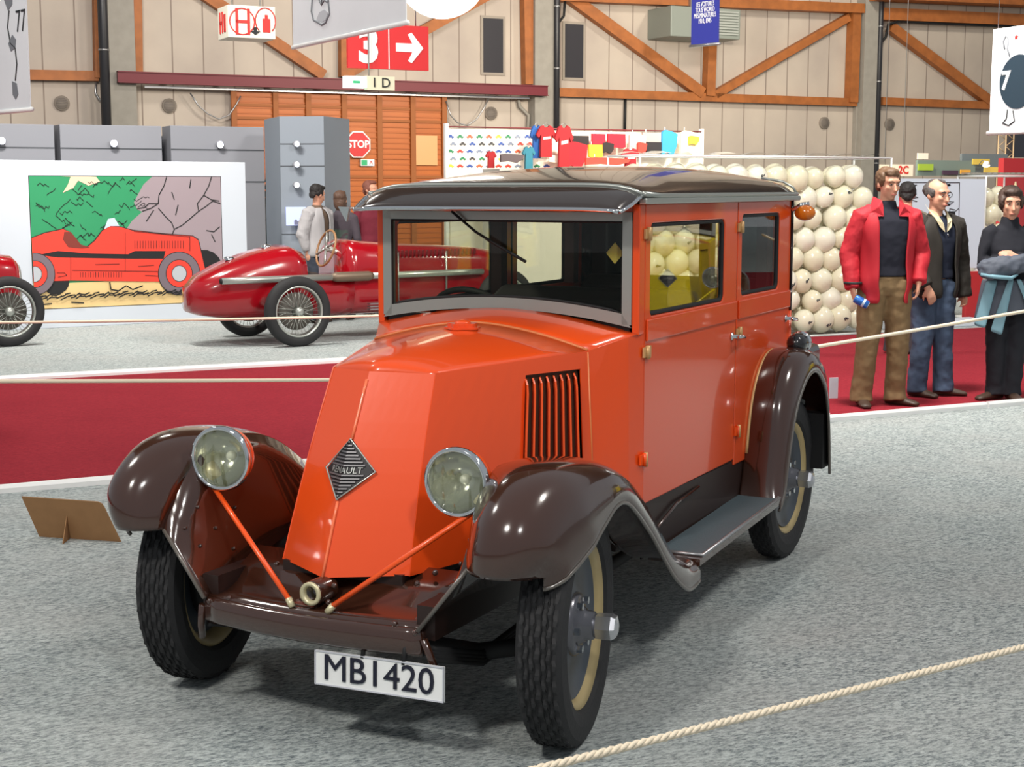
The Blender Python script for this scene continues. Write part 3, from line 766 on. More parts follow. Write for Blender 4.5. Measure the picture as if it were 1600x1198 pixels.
# sides: front panel, then louvred opening, then rear strip
def side_pt(u, z, sg):
    t = (u - U0) / (US - U0)
    tz = (1.082 - z) / .59
    vt = lerp(.19, .43, t); vb = lerp(.19, .43, t) + lerp(.042, .03, t) * tz
    ut = u + (.24 * tz + .012 * math.sin(PI * tz)) * (1 - t) if t < 1 else u
    return (ut, sg * vb, z)
LU0, LU1, LZ0, LZ1 = -.50, -.735, .56, 1.045
for sg in (1, -1):
    for ua, ub, za, zb in ((U0, LU0, .49, 1.083), (LU1, US, .49, 1.10), (LU0, LU1, LZ1, 1.094), (LU0, LU1, .49, LZ0)):
        R_ = []
        for i in range(7):
            u = lerp(ua, ub, i / 6)
            t = (u - U0) / (US - U0)
            ztop = lerp(1.082, 1.104, t) if zb > 1.05 else zb
            R_.append([side_pt(u, lerp(za, ztop, j / 5), sg) for j in range(6)])
        bon.grid(R_ if sg > 0 else [r[::-1] for r in R_], smooth=False)
bonnet = bon.build('bonnet', OR, car, solid=.004, offset=-1)
for sg in (1, -1):
    lv = MB(); dk = MB()
    a = Vector(side_pt(LU0, .8, sg)); b = Vector(side_pt(LU1, .8, sg))
    d = (b - a); d.z = 0; ln = d.length; d.normalize(); nrm = Vector((-d.y, d.x, 0)) * (-sg)
    if nrm.y * sg < 0: nrm = -nrm
    n = 8
    for k in range(n):
        rr = []
        for z, rk in ((LZ0, 1), (LZ0 + .15, 1), (LZ0 + .3, 1), (LZ1 - .06, 1), (LZ1 - .03, .8), (LZ1 - .012, .2)):
            p = Vector(side_pt(lerp(LU0, LU1, (k + .25) / n), z, sg))
            q0 = p + d * .008 - nrm * .012; q1 = p - d * .012 + nrm * .016 * rk; q2 = p - d * .005 + nrm * .018 * rk; q3 = p + d * .014 - nrm * .012
            rr.append([Vector((q.x, q.y, z)) for q in (q0, q1, q2, q3)])
        lv.loft(rr, True, True, smooth=False)
    dk.grid([[Vector(side_pt(u, lerp(LZ0 - .01, LZ1 + .01, j / 6), sg)) - nrm * .016 for j in range(7)] for u in (LU0 + .006, lerp(LU0, LU1, .5), LU1 - .006)], smooth=False)
    lv.build('louvres', M_['orange_edge'], bonnet); dk.build('vent_opening', mat('vent_brown', (92, 66, 50), .7), bonnet)
# raised front spine, seam bead, shoulder
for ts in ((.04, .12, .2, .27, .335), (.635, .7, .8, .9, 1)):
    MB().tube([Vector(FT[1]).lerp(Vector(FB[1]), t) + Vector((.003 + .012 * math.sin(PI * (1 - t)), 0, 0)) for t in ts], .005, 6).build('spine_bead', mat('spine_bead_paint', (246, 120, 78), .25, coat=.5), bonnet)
MB().tube([(p[0] - .002, p[1] * 1.002, p[2] + .002) for p in top_row(US)], .006, 6).build('seam_bead', mat('seam_tan', (214, 120, 66), .4), bonnet)
MB().tube([(US, .432, 1.10), (US, .448, .8), (US, .458, .55)], .004, 6).build('seam_bead', mat('seam_tan', (214, 120, 66)), bonnet)
MB().tube([(US, -.432, 1.10), (US, -.448, .8), (US, -.458, .55)], .004, 6).build('seam_bead', mat('seam_tan', (214, 120, 66)), bonnet)
capM = Matrix.Translation((-.665, 0, 1.172))
cp_ = MB()
for r_, z0, z1 in ((.062, 0, .006), (.05, .006, .020)):
    cp_.loft([[(r_ * (1 + .10 * math.cos(5 * 2 * PI * i / 40)) * math.cos(2 * PI * i / 40), r_ * (1 + .10 * math.cos(5 * 2 * PI * i / 40)) * math.sin(2 * PI * i / 40), z) for i in range(40)] for z in (z0, z1)], M=capM, smooth=False)
cp_.ball((0, 0, .02), (.03, .03, .012), 14, 8, capM)
cp_.build('filler_cap', OR, car)
# --- scuttle (between bonnet and windscreen), down to the sill
sc_ = MB()
sc_.grid([top_row(u) for u in (US, -.82, -.88, -.93, -.97)])
for sg in (1, -1):
    R_ = []
    for u in (US, -.85, -.93, -1.02):
        t = min(1, (u - US) / (-.97 - US)); zt = lerp(1.104, 1.15, t); hw = lerp(.43, .535, t)
        R_.append([(u, sg * (hw + lerp(.028, .003, t) * (zt - z) / .6), z) for z in [lerp(.49, zt, j / 4) for j in range(5)]])
    sc_.grid(R_, smooth=False)
sc_.build('scuttle', OR, car, solid=.004, offset=-1)
# --- badge
bz = MB(); bl = MB()
def on_face(v, z, off=.006):
    t = (z - .488) / .595; sgn = 1 if v >= 0 else -1
    r = Vector(FB[1]).lerp(Vector(FT[1]), t); e = Vector(FB[2 if sgn > 0 else 0]).lerp(Vector(FT[2 if sgn > 0 else 0]), t)
    k = abs(v) / abs(e.y) ; p = r.lerp(e, k); p.x += .012 * math.sin(PI * t) + off; return p
D = [(0, .885), (.088, .792), (0, .712), (-.088, .792)]
for sgn in (1, -1):
    tri = [(0, .885), (sgn * .084, .792), (0, .712)]
    v = [on_face(a * 1.0001, b, .010) for a, b in tri] + [on_face(a, b, .001) for a, b in tri]
    bz.add(v, [(0, 1, 2), (3, 5, 4), (0, 3, 4, 1), (1, 4, 5, 2)])
    for k in range(17):
        z = .722 + k * .0096
        if abs(z - .795) < .010: continue
        hw = .080 * ((.885 - z) / .093 if z > .792 else (z - .712) / .08)
        hw = max(hw - .006, .002)
        bl.add([on_face(0, z, .011), on_face(0, z, .016), on_face(sgn * hw, z, .016), on_face(sgn * hw, z, .011), on_face(0, z + .004, .011), on_face(0, z + .004, .016), on_face(sgn * hw, z + .004, .016), on_face(sgn * hw, z + .004, .011)], [(0, 1, 2, 3), (4, 7, 6, 5), (1, 5, 6, 2), (2, 6, 7, 3)])
badge = bz.build('badge', mat('badge_black', (40, 38, 40), .4, metal=.4), car)
bl.build('ribs', mat('badge_rib', (128, 126, 128), .35, metal=.7), badge)
MB().tube([on_face(a * 1.04, b, .012) for a, b in D], .0035, 5, closed=True).build('frame', M_['chromed'], badge)
tx = text_mb('RENAULT', .026, .003, width=.98)
tm = MB(); q = [on_face(p.x, .795 + p.z, .014 - p.y * .5) for p in tx.v]; tm.add(q, tx.f); tm.build('lettering', mat('badge_letter', (170, 172, 168), .4, metal=.5), badge)

# --- body sides: doors with window holes
def door(name, u0, u1, z0, z1, hole, sg):
    mb = MB(); Mx = Matrix.Identity(4)
    y0, y1 = (.510, .540) if sg > 0 else (-.540, -.510)
    holed(mb, (u1, z0, u0, z1), (hole[1], hole[2], hole[0], hole[3]), .028, y0, y1)
    d = mb.build(name, OR, car, bevel=.004)
    ys = .5395 * sg
    be = MB()
    be.prism([(u0 - .008, 1.118), (u0 - .008, 1.196), (u1 + .008, 1.196), (u1 + .008, 1.118)], min(ys, ys + .010 * sg), max(ys, ys + .010 * sg))
    be.build('waist_moulding', OR, d, bevel=.004)
    fr = MB()
    inn = roundpoly(hole[1] + .006, hole[2] + .006, hole[0] - .006, hole[3] - .006, .025, 5)
    fr.tube([(x, sg * .527, z) for x, z in inn], .010, 6, closed=True)
    fr.build('window_rubber', M_['black'], d)
    MB().bx((hole[1] - .01, sg * .5235, hole[2] - .01), (hole[0] + .01, sg * .5275, hole[3] + .01)).build('window_pane', glass, d)
    pil = MB()
    pil.bx((hole[1] + .0, sg * .50, hole[2]), (hole[1] + .055, sg * .45, hole[3])); 
    pil.build('inner_pillar', mat('dark_red_trim', (60, 22, 20), .6), d)
    return d
for sg in (1, -1):
    d1 = door('front_door', -1.024, -2.036, .525, 1.604, (-1.072, -1.880, 1.205, 1.537), sg)
    d2 = door('rear_door', -2.048, -2.80, .50, 1.604, (-2.098, -2.630, 1.212, 1.552), sg)
    if True:
        hz = [(-1.030, 1.500, d1), (-1.030, 1.080, d1), (-1.012, .695, d1), (-2.06, 1.500, d2), (-2.062, 1.062, d2), (-2.06, .645, d2)]
        for (u, z, d) in hz:
            h = MB(); y = sg * .541
            h.bx((u - .034, y, z - .022), (u + .0, y + sg * .010, z + .022)); h.bx((u - .0, y, z - .018), (u + .026, y + sg * .007, z + .018))
            h.tube([(u - .002, y + sg * .010, z - .024), (u - .002, y + sg * .010, z + .024)], .009, 8)
            h.build('hinge', M_['orange_edge'] if z < 1.0 else M_['hinge'], d)
            if z < 1: MB().tube([(u - .004, y + sg * .013, z - .026), (u - .004, y + sg * .013, z + .026)], .008, 8).build('hinge_pin', M_['hinge'], d)
        for u, z, d in ((-1.985, 1.052, d1), (-2.745, 1.068, d2)):
            h = MB(); y = sg * .54
            Mh = Matrix.Translation((u, y, z)) @ (Matrix.Identity(4) if sg > 0 else Matrix.Rotation(PI, 4, 'X'))
            h.lathe([(0, 0), (.018, .0), (.018, .006), (.008, .01), (.008, .035), (.0, .036)], 12, Mh)
            h.tube([(.012, .036, 0), (-.02, .037, -.002), (-.06, .035, -.006), (-.088, .031, -.012)], [.008, .0085, .008, .006], 8, Mh)
            h.build('handle', M_['chrome'], d)
# front pillars, header, inner floor, dash, rear quarter and back
for sg in (1, -1):
    MB().bx((-.97, sg * .512, 1.145), (-1.021, sg * .540, 1.604)).build('pillar', OR, car, bevel=.004)
    MB().bx((-2.037, sg * .508, .52), (-2.047, sg * .536, 1.60)).build('pillar', M_['brown_in'], car)
    MB().bx((-.80, sg * .40, .40), (-2.36, sg * .53, .525)).build('sill', M_['brown_in'], car)
MB().bx((-.968, -.512, 1.575), (-1.02, .512, 1.612)).build('header_rail', mat('header_dusty_red', (176, 84, 66), .4), car)
rb = MB()
def back_ring(z, k=1.):
    out = []
    for i in range(9):
        a = PI / 2 * i / 8; out.append((-2.80 - .07 * math.sin(a), .54 - .09 * (1 - math.cos(a)), z))
    return out + [(p[0], -p[1], p[2]) for p in out[::-1]]
rb.grid([back_ring(z) for z in (.50, .8, 1.10)]); rb.build('rear_panel', OR, car, solid=.02)
rq = MB(); 
def upring(z): 
    return [(p[0] - .004, p[1] * 1.006, z) for p in back_ring(z)]
rq.grid([upring(z) for z in (1.10, 1.2)]); rq.grid([upring(z) for z in (1.50, 1.62)])
for s0, s1 in ((0, 11), (7, 18)):
    pass
ru = upring(1.2); 
rq.grid([[(*p[:2], z) for p in ru[:7]] for z in (1.2, 1.5)]); rq.grid([[(*p[:2], z) for p in ru[-7:]] for z in (1.2, 1.5)])
xb = ru[8][0]
for sg in (1, -1): rq.bx((xb - .006, sg * .28, 1.2), (xb + .006, sg * .50, 1.5))
rq.build('rear_quarter', M_['blackp'], car, solid=.012)
MB().bx((xb - .002, -.28, 1.2), (xb + .002, .28, 1.5)).build('rear_window_pane', glass, car)
MB().bx((-.98, -.50, .50), (-2.84, .50, .53)).build('floor_pan', M_['brown_in'], car)
MB().bx((-.98, -.50, .53), (-1.03, .50, 1.19)).build('dashboard', M_['brown_in'], car)
def seat(u, w):
    s_ = MB(); s_.bx((u, -w, .53), (u - .48, w, .86))
    s_.loft([[(u - .46, -w, .84), (u - .46, w, .84), (u - .60, w, .84), (u - .60, -w, .84)], [(u - .52, -w, 1.2), (u - .52, w, 1.2), (u - .63, w, 1.2), (u - .63, -w, 1.2)], [(u - .56, -w * .93, 1.25), (u - .56, w * .93, 1.25), (u - .60, w * .93, 1.25), (u - .60, -w * .93, 1.25)]], smooth=False)
    return s_.build('seat', M_['seat'], car, bevel=.03)
seat(-1.24, .47); seat(-2.16, .47)
sw = MB(); Ms = Matrix.Translation((-1.17, -.21, 1.13)) @ Matrix.Rotation(rad(-52), 4, 'Y')
ring = [(.19 * math.cos(2 * PI * k / 32), .19 * math.sin(2 * PI * k / 32), 0) for k in range(32)]
sw.tube(ring, .012, 8, Ms, closed=True)
for k in range(4): sw.tube([(0, 0, -.015), (.19 * math.cos(PI / 4 + k * PI / 2), .19 * math.sin(PI / 4 + k * PI / 2), 0)], .007, 6, Ms)
sw.tube([(0, 0, 0), (0, 0, -.42)], .016, 8, Ms); sw.build('steering_wheel', M_['black'], car)
ceil_ = MB(); ceil_.bx((-1.0, -.50, 1.590), (-2.82, .50, 1.60)); ceil_.build('headlining', mat('headlining_beige', (96, 86, 70), .9), car)
MB().prism([(.425, 1.468), (.391, 1.430), (.425, 1.392), (.459, 1.430)], -.002, .002, Matrix.Translation((-1.02, 0, 0)) @ Matrix.Rotation(PI / 2, 4, 'Z')).build('window_sticker', mat('sticker_yellow', (190, 172, 84), .6), car)
# --- windscreen
def ws_low(v, base): return base + .050 * (1 - (v / .515) ** 2)
wf = MB(); N = 20
outer = [(lerp(-.512, .512, i / N), ws_low(lerp(-.512, .512, i / N), 1.170)) for i in range(N + 1)]
inner = [(lerp(-.476, .476, i / N), ws_low(lerp(-.476, .476, i / N), 1.212)) for i in range(N + 1)]
XF = -.965
wf.loft([[(XF, v, z) for v, z in outer], [(XF, v, z) for v, z in inner]], closed=False, cap=False, smooth=False)
wf.loft([[(XF, v, z) for v, z in outer], [(XF - .03, v, z) for v, z in outer]], closed=False, cap=False, smooth=False)
wf.loft([[(XF, v, z) for v, z in inner], [(XF - .03, v, z) for v, z in inner]], closed=False, cap=False, smooth=False)
for sg in (1, -1): wf.bx((XF - .03, sg * .476, 1.18), (XF, sg * .512, 1.576))
wf.bx((XF - .03, -.512, 1.545), (XF, .512, 1.576))
wsf = wf.build('windscreen_frame', M_['chromed'], car)
wr = MB().tube([(XF - .006, v, z + .004) for v, z in inner] + [(XF - .006, .474, 1.543), (XF - .006, -.474, 1.543)], .006, 6, closed=True)
wr.build('windscreen_rubber', M_['black'], wsf)
pn = MB(); pn.prism([(v, z) for v, z in inner] + [(.476, 1.55), (-.476, 1.55)], -.002, .002, Matrix.Translation((XF - .012, 0, 0)) @ Matrix.Rotation(PI / 2, 4, 'Z'))
pn.build('windscreen_pane', glassmat('screen_glass', (.90, .92, .86), .05), wsf)
for v in (-.24, .24): MB().tube([(XF + .006, v - .05, 1.582), (XF + .006, v + .05, 1.582)], .009, 8).build('windscreen_hinge', M_['header'] if 'header' in M_ else M_['chromed'], wsf)
wp = MB().tube([(XF + .02, -.20, 1.575), (XF + .016, -.10, 1.50), (XF + .012, .04, 1.425)], .005, 6); wp.tube([(XF + .008, -.06, 1.475), (XF + .006, .10, 1.395)], .006, 6)
wp.build('wiper', M_['black'], car)
# --- roof
rg = []
us = [-.955, -1.0, -1.08, -1.2, -1.4, -1.7, -2.0, -2.3, -2.5, -2.65, -2.76, -2.83, -2.875]
zc = [1.672, 1.684, 1.698, 1.715, 1.733, 1.748, 1.752, 1.748, 1.738, 1.722, 1.700, 1.672, 1.628]
zed = [1.640, 1.645, 1.648, 1.655, 1.662, 1.672, 1.676, 1.674, 1.668, 1.660, 1.650, 1.640, 1.628]
for u, z in zip(us, zc):
    row = []
    hw = .560 if u > -2.8 else (.548 if u > -2.85 else .50)
    k_e = interp([(-2.875, 10), (-2.6, 3.6), (-1.8, 2.8), (-1.2, 3.2), (-.95, 7)], u)
    for i in range(29):
        s = -1 + 2 * i / 28
        s = math.copysign(1 - (1 - abs(s)) ** 1.5, s) if abs(s) > 0 else 0
        zz = 1.622 + (z - 1.622) * (1 - abs(s) ** k_e) ** .62
        row.append((u, hw * s, zz))
    rg.append(row)
roof = MB().grid([r[::-1] for r in rg]).build('roof', M_['leather'], car, solid=.01, offset=1)
for sg in (1, -1):
    MB().tube([(-.955, sg * .562, 1.640)] + [(u, sg * .562, 1.634) for u in (-1.1, -1.5, -2.0, -2.5)] + [(-2.78, sg * .562, 1.634), (-2.85, sg * .55, 1.634)], .010, 6).build('roof_moulding', M_['chromed'], roof)
    MB().bx((-.955, sg * .541, 1.604), (-2.84, sg * .572, 1.626)).build('gutter', M_['chromed'], roof, bevel=.005)
    # rear corner piping
    MB().tube([(-2.806, sg * .562, 1.635), (-2.80, sg * .545, 1.664), (-2.79, sg * .50, 1.690), (-2.78, sg * .40, 1.706)], .006, 6).build('rear_piping', M_['chromed'], roof)
# visor
vs = MB(); V0 = []; 
for i in range(25):
    s = -1 + 2 * i / 24; cw = abs(s) ** 9
    V0.append([(-.958 , .553 * s, 1.668 - .034 * cw), (-.915, .552 * s, 1.661 - .036 * cw), (-.865, .546 * s, 1.638 - .035 * cw), (-.825, .537 * s, 1.610 - .022 * cw), (-.80, .53 * s, 1.588 - .008 * cw)])
visor = vs.grid(V0).build('sun_visor', mat('visor_dark', (52, 44, 42), .18, coat=1.), car, solid=.006)
MB().tube([r[-1] for r in V0], .008, 8).build('visor_lip', M_['chrome'], visor)
MB().tube([(r[0][0] - .004, r[0][1], r[0][2] + .004) for r in V0], .008, 8).build('visor_bead', M_['chromed'], visor)
for k in (0, -1): MB().tube([Vector(p) + Vector((0, (.004 if k else -.004), 0)) for p in V0[k]], .007, 6).build('visor_edge', M_['chrome'], visor)
MB().add([(-.80, -.555, 1.590), (-.80, -.605, 1.592), (-.81, -.575, 1.535), (-.812, -.555, 1.590), (-.812, -.605, 1.592), (-.822, -.575, 1.535)], [(0, 1, 2), (5, 4, 3), (0, 3, 4, 1), (1, 4, 5, 2), (2, 5, 3, 0)]).build('side_mirror', M_['chrome'], car)
MB().tube([(-.806, -.56, 1.585), (-.95, -.545, 1.59)], .005, 6).build('mirror_arm', M_['chromed'], car)

# --- mudguards
FP = [((.385, .600), (.30, .590)), ((.392, .66), (.27, .600)), ((.372, .73), (.23, .620)), ((.322, .79), (.17, .640)), ((.23, .845), (.10, .665)), ((.11, .872), (.03, .692)),
      ((-.04, .868), (-.05, .722)), ((-.18, .842), (-.14, .752)), ((-.31, .788), (-.24, .742)), ((-.43, .712), (-.36, .672)), ((-.55, .622), (-.50, .575)), ((-.67, .530), (-.63, .472)),
      ((-.79, .440), (-.76, .378)), ((-.92, .372), (-.90, .306)), ((-1.00, .348), (-.985, .288)), ((-1.08, .338), (-1.08, .292))]
def catmull(P, sub):
    out = []
    for i in range(len(P) - 1):
        p0 = P[max(i - 1, 0)]; p1 = P[i]; p2 = P[i + 1]; p3 = P[min(i + 2, len(P) - 1)]
        for k in range(sub):
            t = k / sub
            out.append(tuple(.5 * ((2 * b) + (c - a) * t + (2 * a - 5 * b + 4 * c - d) * t * t + (3 * b - a - 3 * c + d) * t ** 3) for a, b, c, d in zip(p0, p1, p2, p3)))
    out.append(P[-1]); return out
def guard(P, vin, vout, sg, name, skirt=.035, inner_drop=.0, front_round=True):
    Q = catmull([(*a, *b) for a, b in P], 3); rows = []; n = len(Q)
    edge = []
    for i, (cu, cz, eu, ez) in enumerate(Q):
        vi = vin(i / (n - 1)); vo = vout(i / (n - 1)); row = []
        fr = max(0, 1 - i / 16.) if front_round else 0
        for j in range(19):
            s = j / 18; c0 = .50
            w = (1 - (max(0, (s - c0)) / (1 - c0)) ** 2.4) ** (1 / 2.2) if s > c0 else 1 - (.16 + .42 * min(1, fr * 1.6)) * ((c0 - s) / c0) ** 2.2
            row.append((eu + (cu - eu) * w - .035 * fr * (abs(s - .5) * 2) ** 2.5, sg * lerp(vi, vo, s), ez + (cz - ez) * w))
        e = row[-1]
        row.append((e[0], e[1] + sg * .001, e[2] - skirt * .5)); row.append((e[0] - .0, e[1] - sg * .001, e[2] - skirt))
        rows.append(row if sg > 0 else row[::-1]); edge.append(row)
    g = MB().grid(rows).build(name, BR, car, solid=.006)
    return g, edge
for sg in (1, -1):
    g, rows = guard(FP, lambda t: interp([(0, .545), (.35, .515), (1, .545)], t), lambda t: interp([(0, .765), (.12, .815), (.3, .828), (.6, .80), (1, .742)], t) - (.05 * (1 - t) if sg < 0 else 0), sg, 'front_mudguard')
    MB().tube([Vector(r[-1]) for r in rows], .007, 6).build('mudguard_edge', mat('edge_sheen_grey', (96, 90, 84), .3, coat=.6), g)  # grey reflection of the carpet along the lip, put into this colour
    # inner valance between mudguard and chassis
    inner = [Vector(r[0]) for r in rows]
    m = len(inner); R_ = []
    for i, p in enumerate(inner):
        t = i / (m - 1)
        lo = Vector((lerp(.31, -1.06, t), sg * lerp(.385, .44, min(1, t * 2)), lerp(.395, .45, min(1, t * 2.4))))
        hi_ = p
        row = [hi_.lerp(lo, k / 4) for k in range(5)]
        R_.append(row if sg > 0 else row[::-1])
    va = MB().grid(R_).build('valance', BR, car, solid=.005)
    rv = MB()
    for (t, k) in ((5, 1.4), (5, 2.6), (9, 1.2), (9, 2.6), (9, 3.4), (13, 1.6), (13, 2.9)):
        row = R_[t]; a = Vector(row[int(k)] if sg > 0 else row[4 - int(k)]); rv.ball(a + Vector((.006, -sg * .004, .004)), .006, 8, 6)
    rv.build('rivets', BR, va)
    MB().tube([R_[0][0 if sg > 0 else 4], R_[0][4 if sg > 0 else 0]], .007, 6).build('front_edge_sheen', mat('edge_sheen_grey', (96, 90, 84)), va)  # highlight on the valance's front edge, painted as a grey tube
RP = [((-2.13, .335), (-2.15, .33)), ((-2.16, .42), (-2.21, .39)), ((-2.19, .53), (-2.25, .52)), ((-2.215, .64), (-2.285, .62)), ((-2.25, .75), (-2.33, .72)), ((-2.315, .85), (-2.40, .80)), ((-2.41, .925), (-2.50, .865)),
      ((-2.53, .955), (-2.60, .880)), ((-2.66, .940), (-2.68, .850)), ((-2.79, .88), (-2.77, .78)), ((-2.88, .78), (-2.83, .68)), ((-2.94, .65), (-2.87, .58)), ((-2.97, .50), (-2.90, .45)), ((-2.98, .37), (-2.92, .36))]
for sg in (1, -1):
    g, rows = guard(RP, lambda t: .535, lambda t: interp([(0, .712), (.3, .72), (.7, .73), (1, .72)], t), sg, 'rear_mudguard', front_round=False, skirt=.03)
    MB().tube([Vector(r[-1]) for r in rows], .007, 6).build('mudguard_edge', mat('edge_sheen_grey', (96, 90, 84)), g)  # same painted grey reflection along the rear lip
    MB().tube([(p[0] + .006, sg * .546, p[2]) for p in [r[0] for r in rows][6:34]], .008, 6).build('body_bead', M_['hinge'] if sg > 0 else M_['orange_edge'], g)
    # inner flap closing the wheel arch to the rear
    MB().bx((-2.86, sg * .50, .36), (-2.97, sg * .70, .62)).build('mud_flap', M_['black'], g)
# --- running boards
for sg in (1, -1):
    r_ = MB()
    r_.add([(-1.08, sg * .54, .335), (-1.08, sg * .742, .335), (-2.16, sg * .712, .350), (-2.16, sg * .52, .350), (-1.08, sg * .54, .31), (-1.08, sg * .742, .31), (-2.16, sg * .712, .325), (-2.16, sg * .52, .325)], [(0, 1, 2, 3), (7, 6, 5, 4), (0, 4, 5, 1), (1, 5, 6, 2), (2, 6, 7, 3), (3, 7, 4, 0)])
    rb_ = r_.build('running_board', BR, car)
    MB().add([(-1.12, sg * .56, .3385), (-1.12, sg * .728, .3385), (-2.15, sg * .700, .3535), (-2.15, sg * .53, .3535)], [(0, 1, 2, 3)]).build('rubber_mat', M_['boardm'], rb_, solid=.004)
    MB().tube([(-1.115, sg * .55, .341), (-1.115, sg * .738, .341), (-2.155, sg * .709, .356), (-2.155, sg * .53, .356)], .0075, 6).build('metal_edging', M_['steel'], rb_)
    MB().add([(-1.0, sg * .530, .53), (-2.36, sg * .530, .51), (-2.16, sg * .53, .345), (-1.0, sg * .545, .33)], [(0, 1, 2, 3)]).build('side_skirt', M_['brown_in'], car, solid=.006)
    MB().tube([(-1.03, sg * .56, .40), (-1.35, sg * .548, .47), (-1.62, sg * .538, .485)], .007, 6).build('brake_rod', M_['brown'], car)
# --- chassis front: beam, tray, horns, crank tube, plate
bm_ = MB(); R_ = []
for i in range(17):
    v = lerp(-.388, .388, i / 16); f = .035 * (1 - (v / .388) ** 2)
    R_.append([(.265 + f, v, .395), (.29 + f, v, .397), (.303 + f, v, .385), (.303 + f, v, .325), (.29 + f, v, .312), (.25 + f, v, .315), (.25 + f, v, .39)])
bm_.loft(R_, True, True); beam_ = bm_.build('front_beam', BR, car)
ty = MB(); R_ = []
for i in range(13):
    v = lerp(-.388, .388, i / 12); f = .035 * (1 - (v / .388) ** 2)
    R_.append([(.285 + f, v, .397), (.22 + f, v, .402), (.17 + f * .5, v, .420), (.13, v, .455), (.02, v, .50)])
ty.grid(R_[::-1]).build('front_tray', BR, car, solid=.005)
MB().bx((.12, -.22, .44), (-.3, .22, .495)).build('radiator_apron', M_['brown_in'], car)
ck = MB(); Mk = Matrix.Translation((.245, 0, .452)) @ Matrix.Rotation(-PI / 2, 4, 'Z')
ck.lathe([(.038, -.05), (.038, .035), (.034, .045), (.026, .045), (.024, .0), (0, .0)], 24, Mk)
crank = ck.build('crank_tube', BR, car); MB().lathe([(.036, .040), (.036, .048), (.024, .048), (.023, .03)], 24, Mk).build('ring', M_['creamp'], crank)
for a, b, c in ((.26, .045, .425), (.26, -.05, .425), (.235, .05, .47), (.30, -.372, .385), (.30, .372, .385), (.295, .30, .402), (.295, -.30, .402), (.10, .26, .47), (.06, .30, .50), (.10, -.26, .47)):
    MB().ball((a, b, c), .010, 10, 6).build('bolt', BR, car)
for sg in (1, -1):
    cr = MB(); cr.bx((.27, sg * .36, .36), (-2.9, sg * .42, .46)); cr.build('chassis_rail', M_['brown_in'], car)
    sp_ = MB()
    for k in range(4): sp_.tube([(.27, sg * (.40), .335 - k * .011), (.0, sg * .43, .25 - k * .011), (-.30, sg * .43, .275 - k * .011), (-.48, sg * .42, .36 - k * .011)], .010, 6)
    sp_.build('leaf_spring', M_['black'], car)
    MB().tube([(.30, sg * .40, .37), (.285, sg * .42, .30), (.27, sg * .43, .255)], .012, 8).build('spring_shackle', BR, car)
MB().tube([(-.06, -.62, .30), (-.03, -.40, .24), (-.03, .40, .24), (-.06, .66, .30)], .028, 10).build('front_axle', M_['black'], car)
MB().tube([(-2.55, -.5, .36), (-2.55, .5, .36)], .04, 10).build('rear_axle', M_['black'], car)
MB().ball((-2.55, 0, .36), (.13, .13, .13)).build('differential', M_['black'], car)
MB().bx((-.05, -.20, .26), (-.75, .20, .44)).build('engine_sump', M_['black'], car, bevel=.03)
pm_ = MB().tube([(-.5, .40, .30), (-.9, .36, .25), (-2.2, .32, .25)], .025, 8); pm_.build('exhaust_pipe', M_['black'], car)
# number plate
pl_ = MB(); Mp = Matrix.Translation((.325, .258, .195)) @ Matrix.Rotation(rad(1.5), 4, 'X') @ Matrix.Rotation(PI / 2, 4, 'Z') @ Matrix.Rotation(rad(-4), 4, 'X')
pl_.bx((-.222, 0, 0), (.222, .008, .104), Mp); plate = pl_.build('number_plate', M_['whitep'], car, bevel=.002)
rim_ = MB()
for a, b in (((-.222, -.003, 0), (.222, 0, .004)), ((-.222, -.003, .100), (.222, 0, .104)), ((-.222, -.003, 0), (-.218, 0, .104)), ((.218, -.003, 0), (.222, 0, .104))): rim_.bx(a, b, Mp)
rim_.build('plate_rim', mat('plate_rim', (196, 198, 206), .4), plate)
text_mb('MB1420', .110, .004, Mp @ Matrix.Translation((.0, -.003, .053)), width=1.05, bold=0).build('lettering', mat('plate_letter', (18, 20, 40), .5), plate)
MB().tube([(.30, .20, .36), (.315, .20, .29)], .008, 6).build('plate_bracket', M_['black'], plate); MB().tube([(.30, .34, .36), (.315, .34, .29)], .008, 6).build('plate_bracket', M_['black'], plate)
# --- headlamps and stays
def lens_mat():
    m = bpy.data.materials.new('lamp_lens'); m.use_nodes = True; nt = m.node_tree; nt.nodes.clear()
    out = nt.nodes.new('ShaderNodeOutputMaterial'); t = nt.nodes.new('ShaderNodeBsdfTransparent'); g = nt.nodes.new('ShaderNodeBsdfGlossy'); g.inputs['Roughness'].default_value = .06
    mx = nt.nodes.new('ShaderNodeMixShader'); mx.inputs[0].default_value = .22; t.inputs[0].default_value = (.93, .95, .88, 1)
    tc = nt.nodes.new('ShaderNodeTexCoord'); wv = nt.nodes.new('ShaderNodeTexWave'); wv.inputs['Scale'].default_value = 9; wv.inputs['Distortion'].default_value = 1.2; wv.bands_direction = 'Y'
    bp = nt.nodes.new('ShaderNodeBump'); bp.inputs['Strength'].default_value = .5; bp.inputs['Distance'].default_value = .01
    nt.links.new(tc.outputs['Object'], wv.inputs['Vector']); nt.links.new(wv.outputs['Fac'], bp.inputs['Height']); nt.links.new(bp.outputs[0], g.inputs['Normal'])
    nt.links.new(t.outputs[0], mx.inputs[1]); nt.links.new(g.outputs[0], mx.inputs[2]); nt.links.new(mx.outputs[0], out.inputs[0]); return m
LM = lens_mat()
refl = mat('lamp_reflector', (222, 222, 206), .16, metal=1., bump=.25, bump_scale=18)
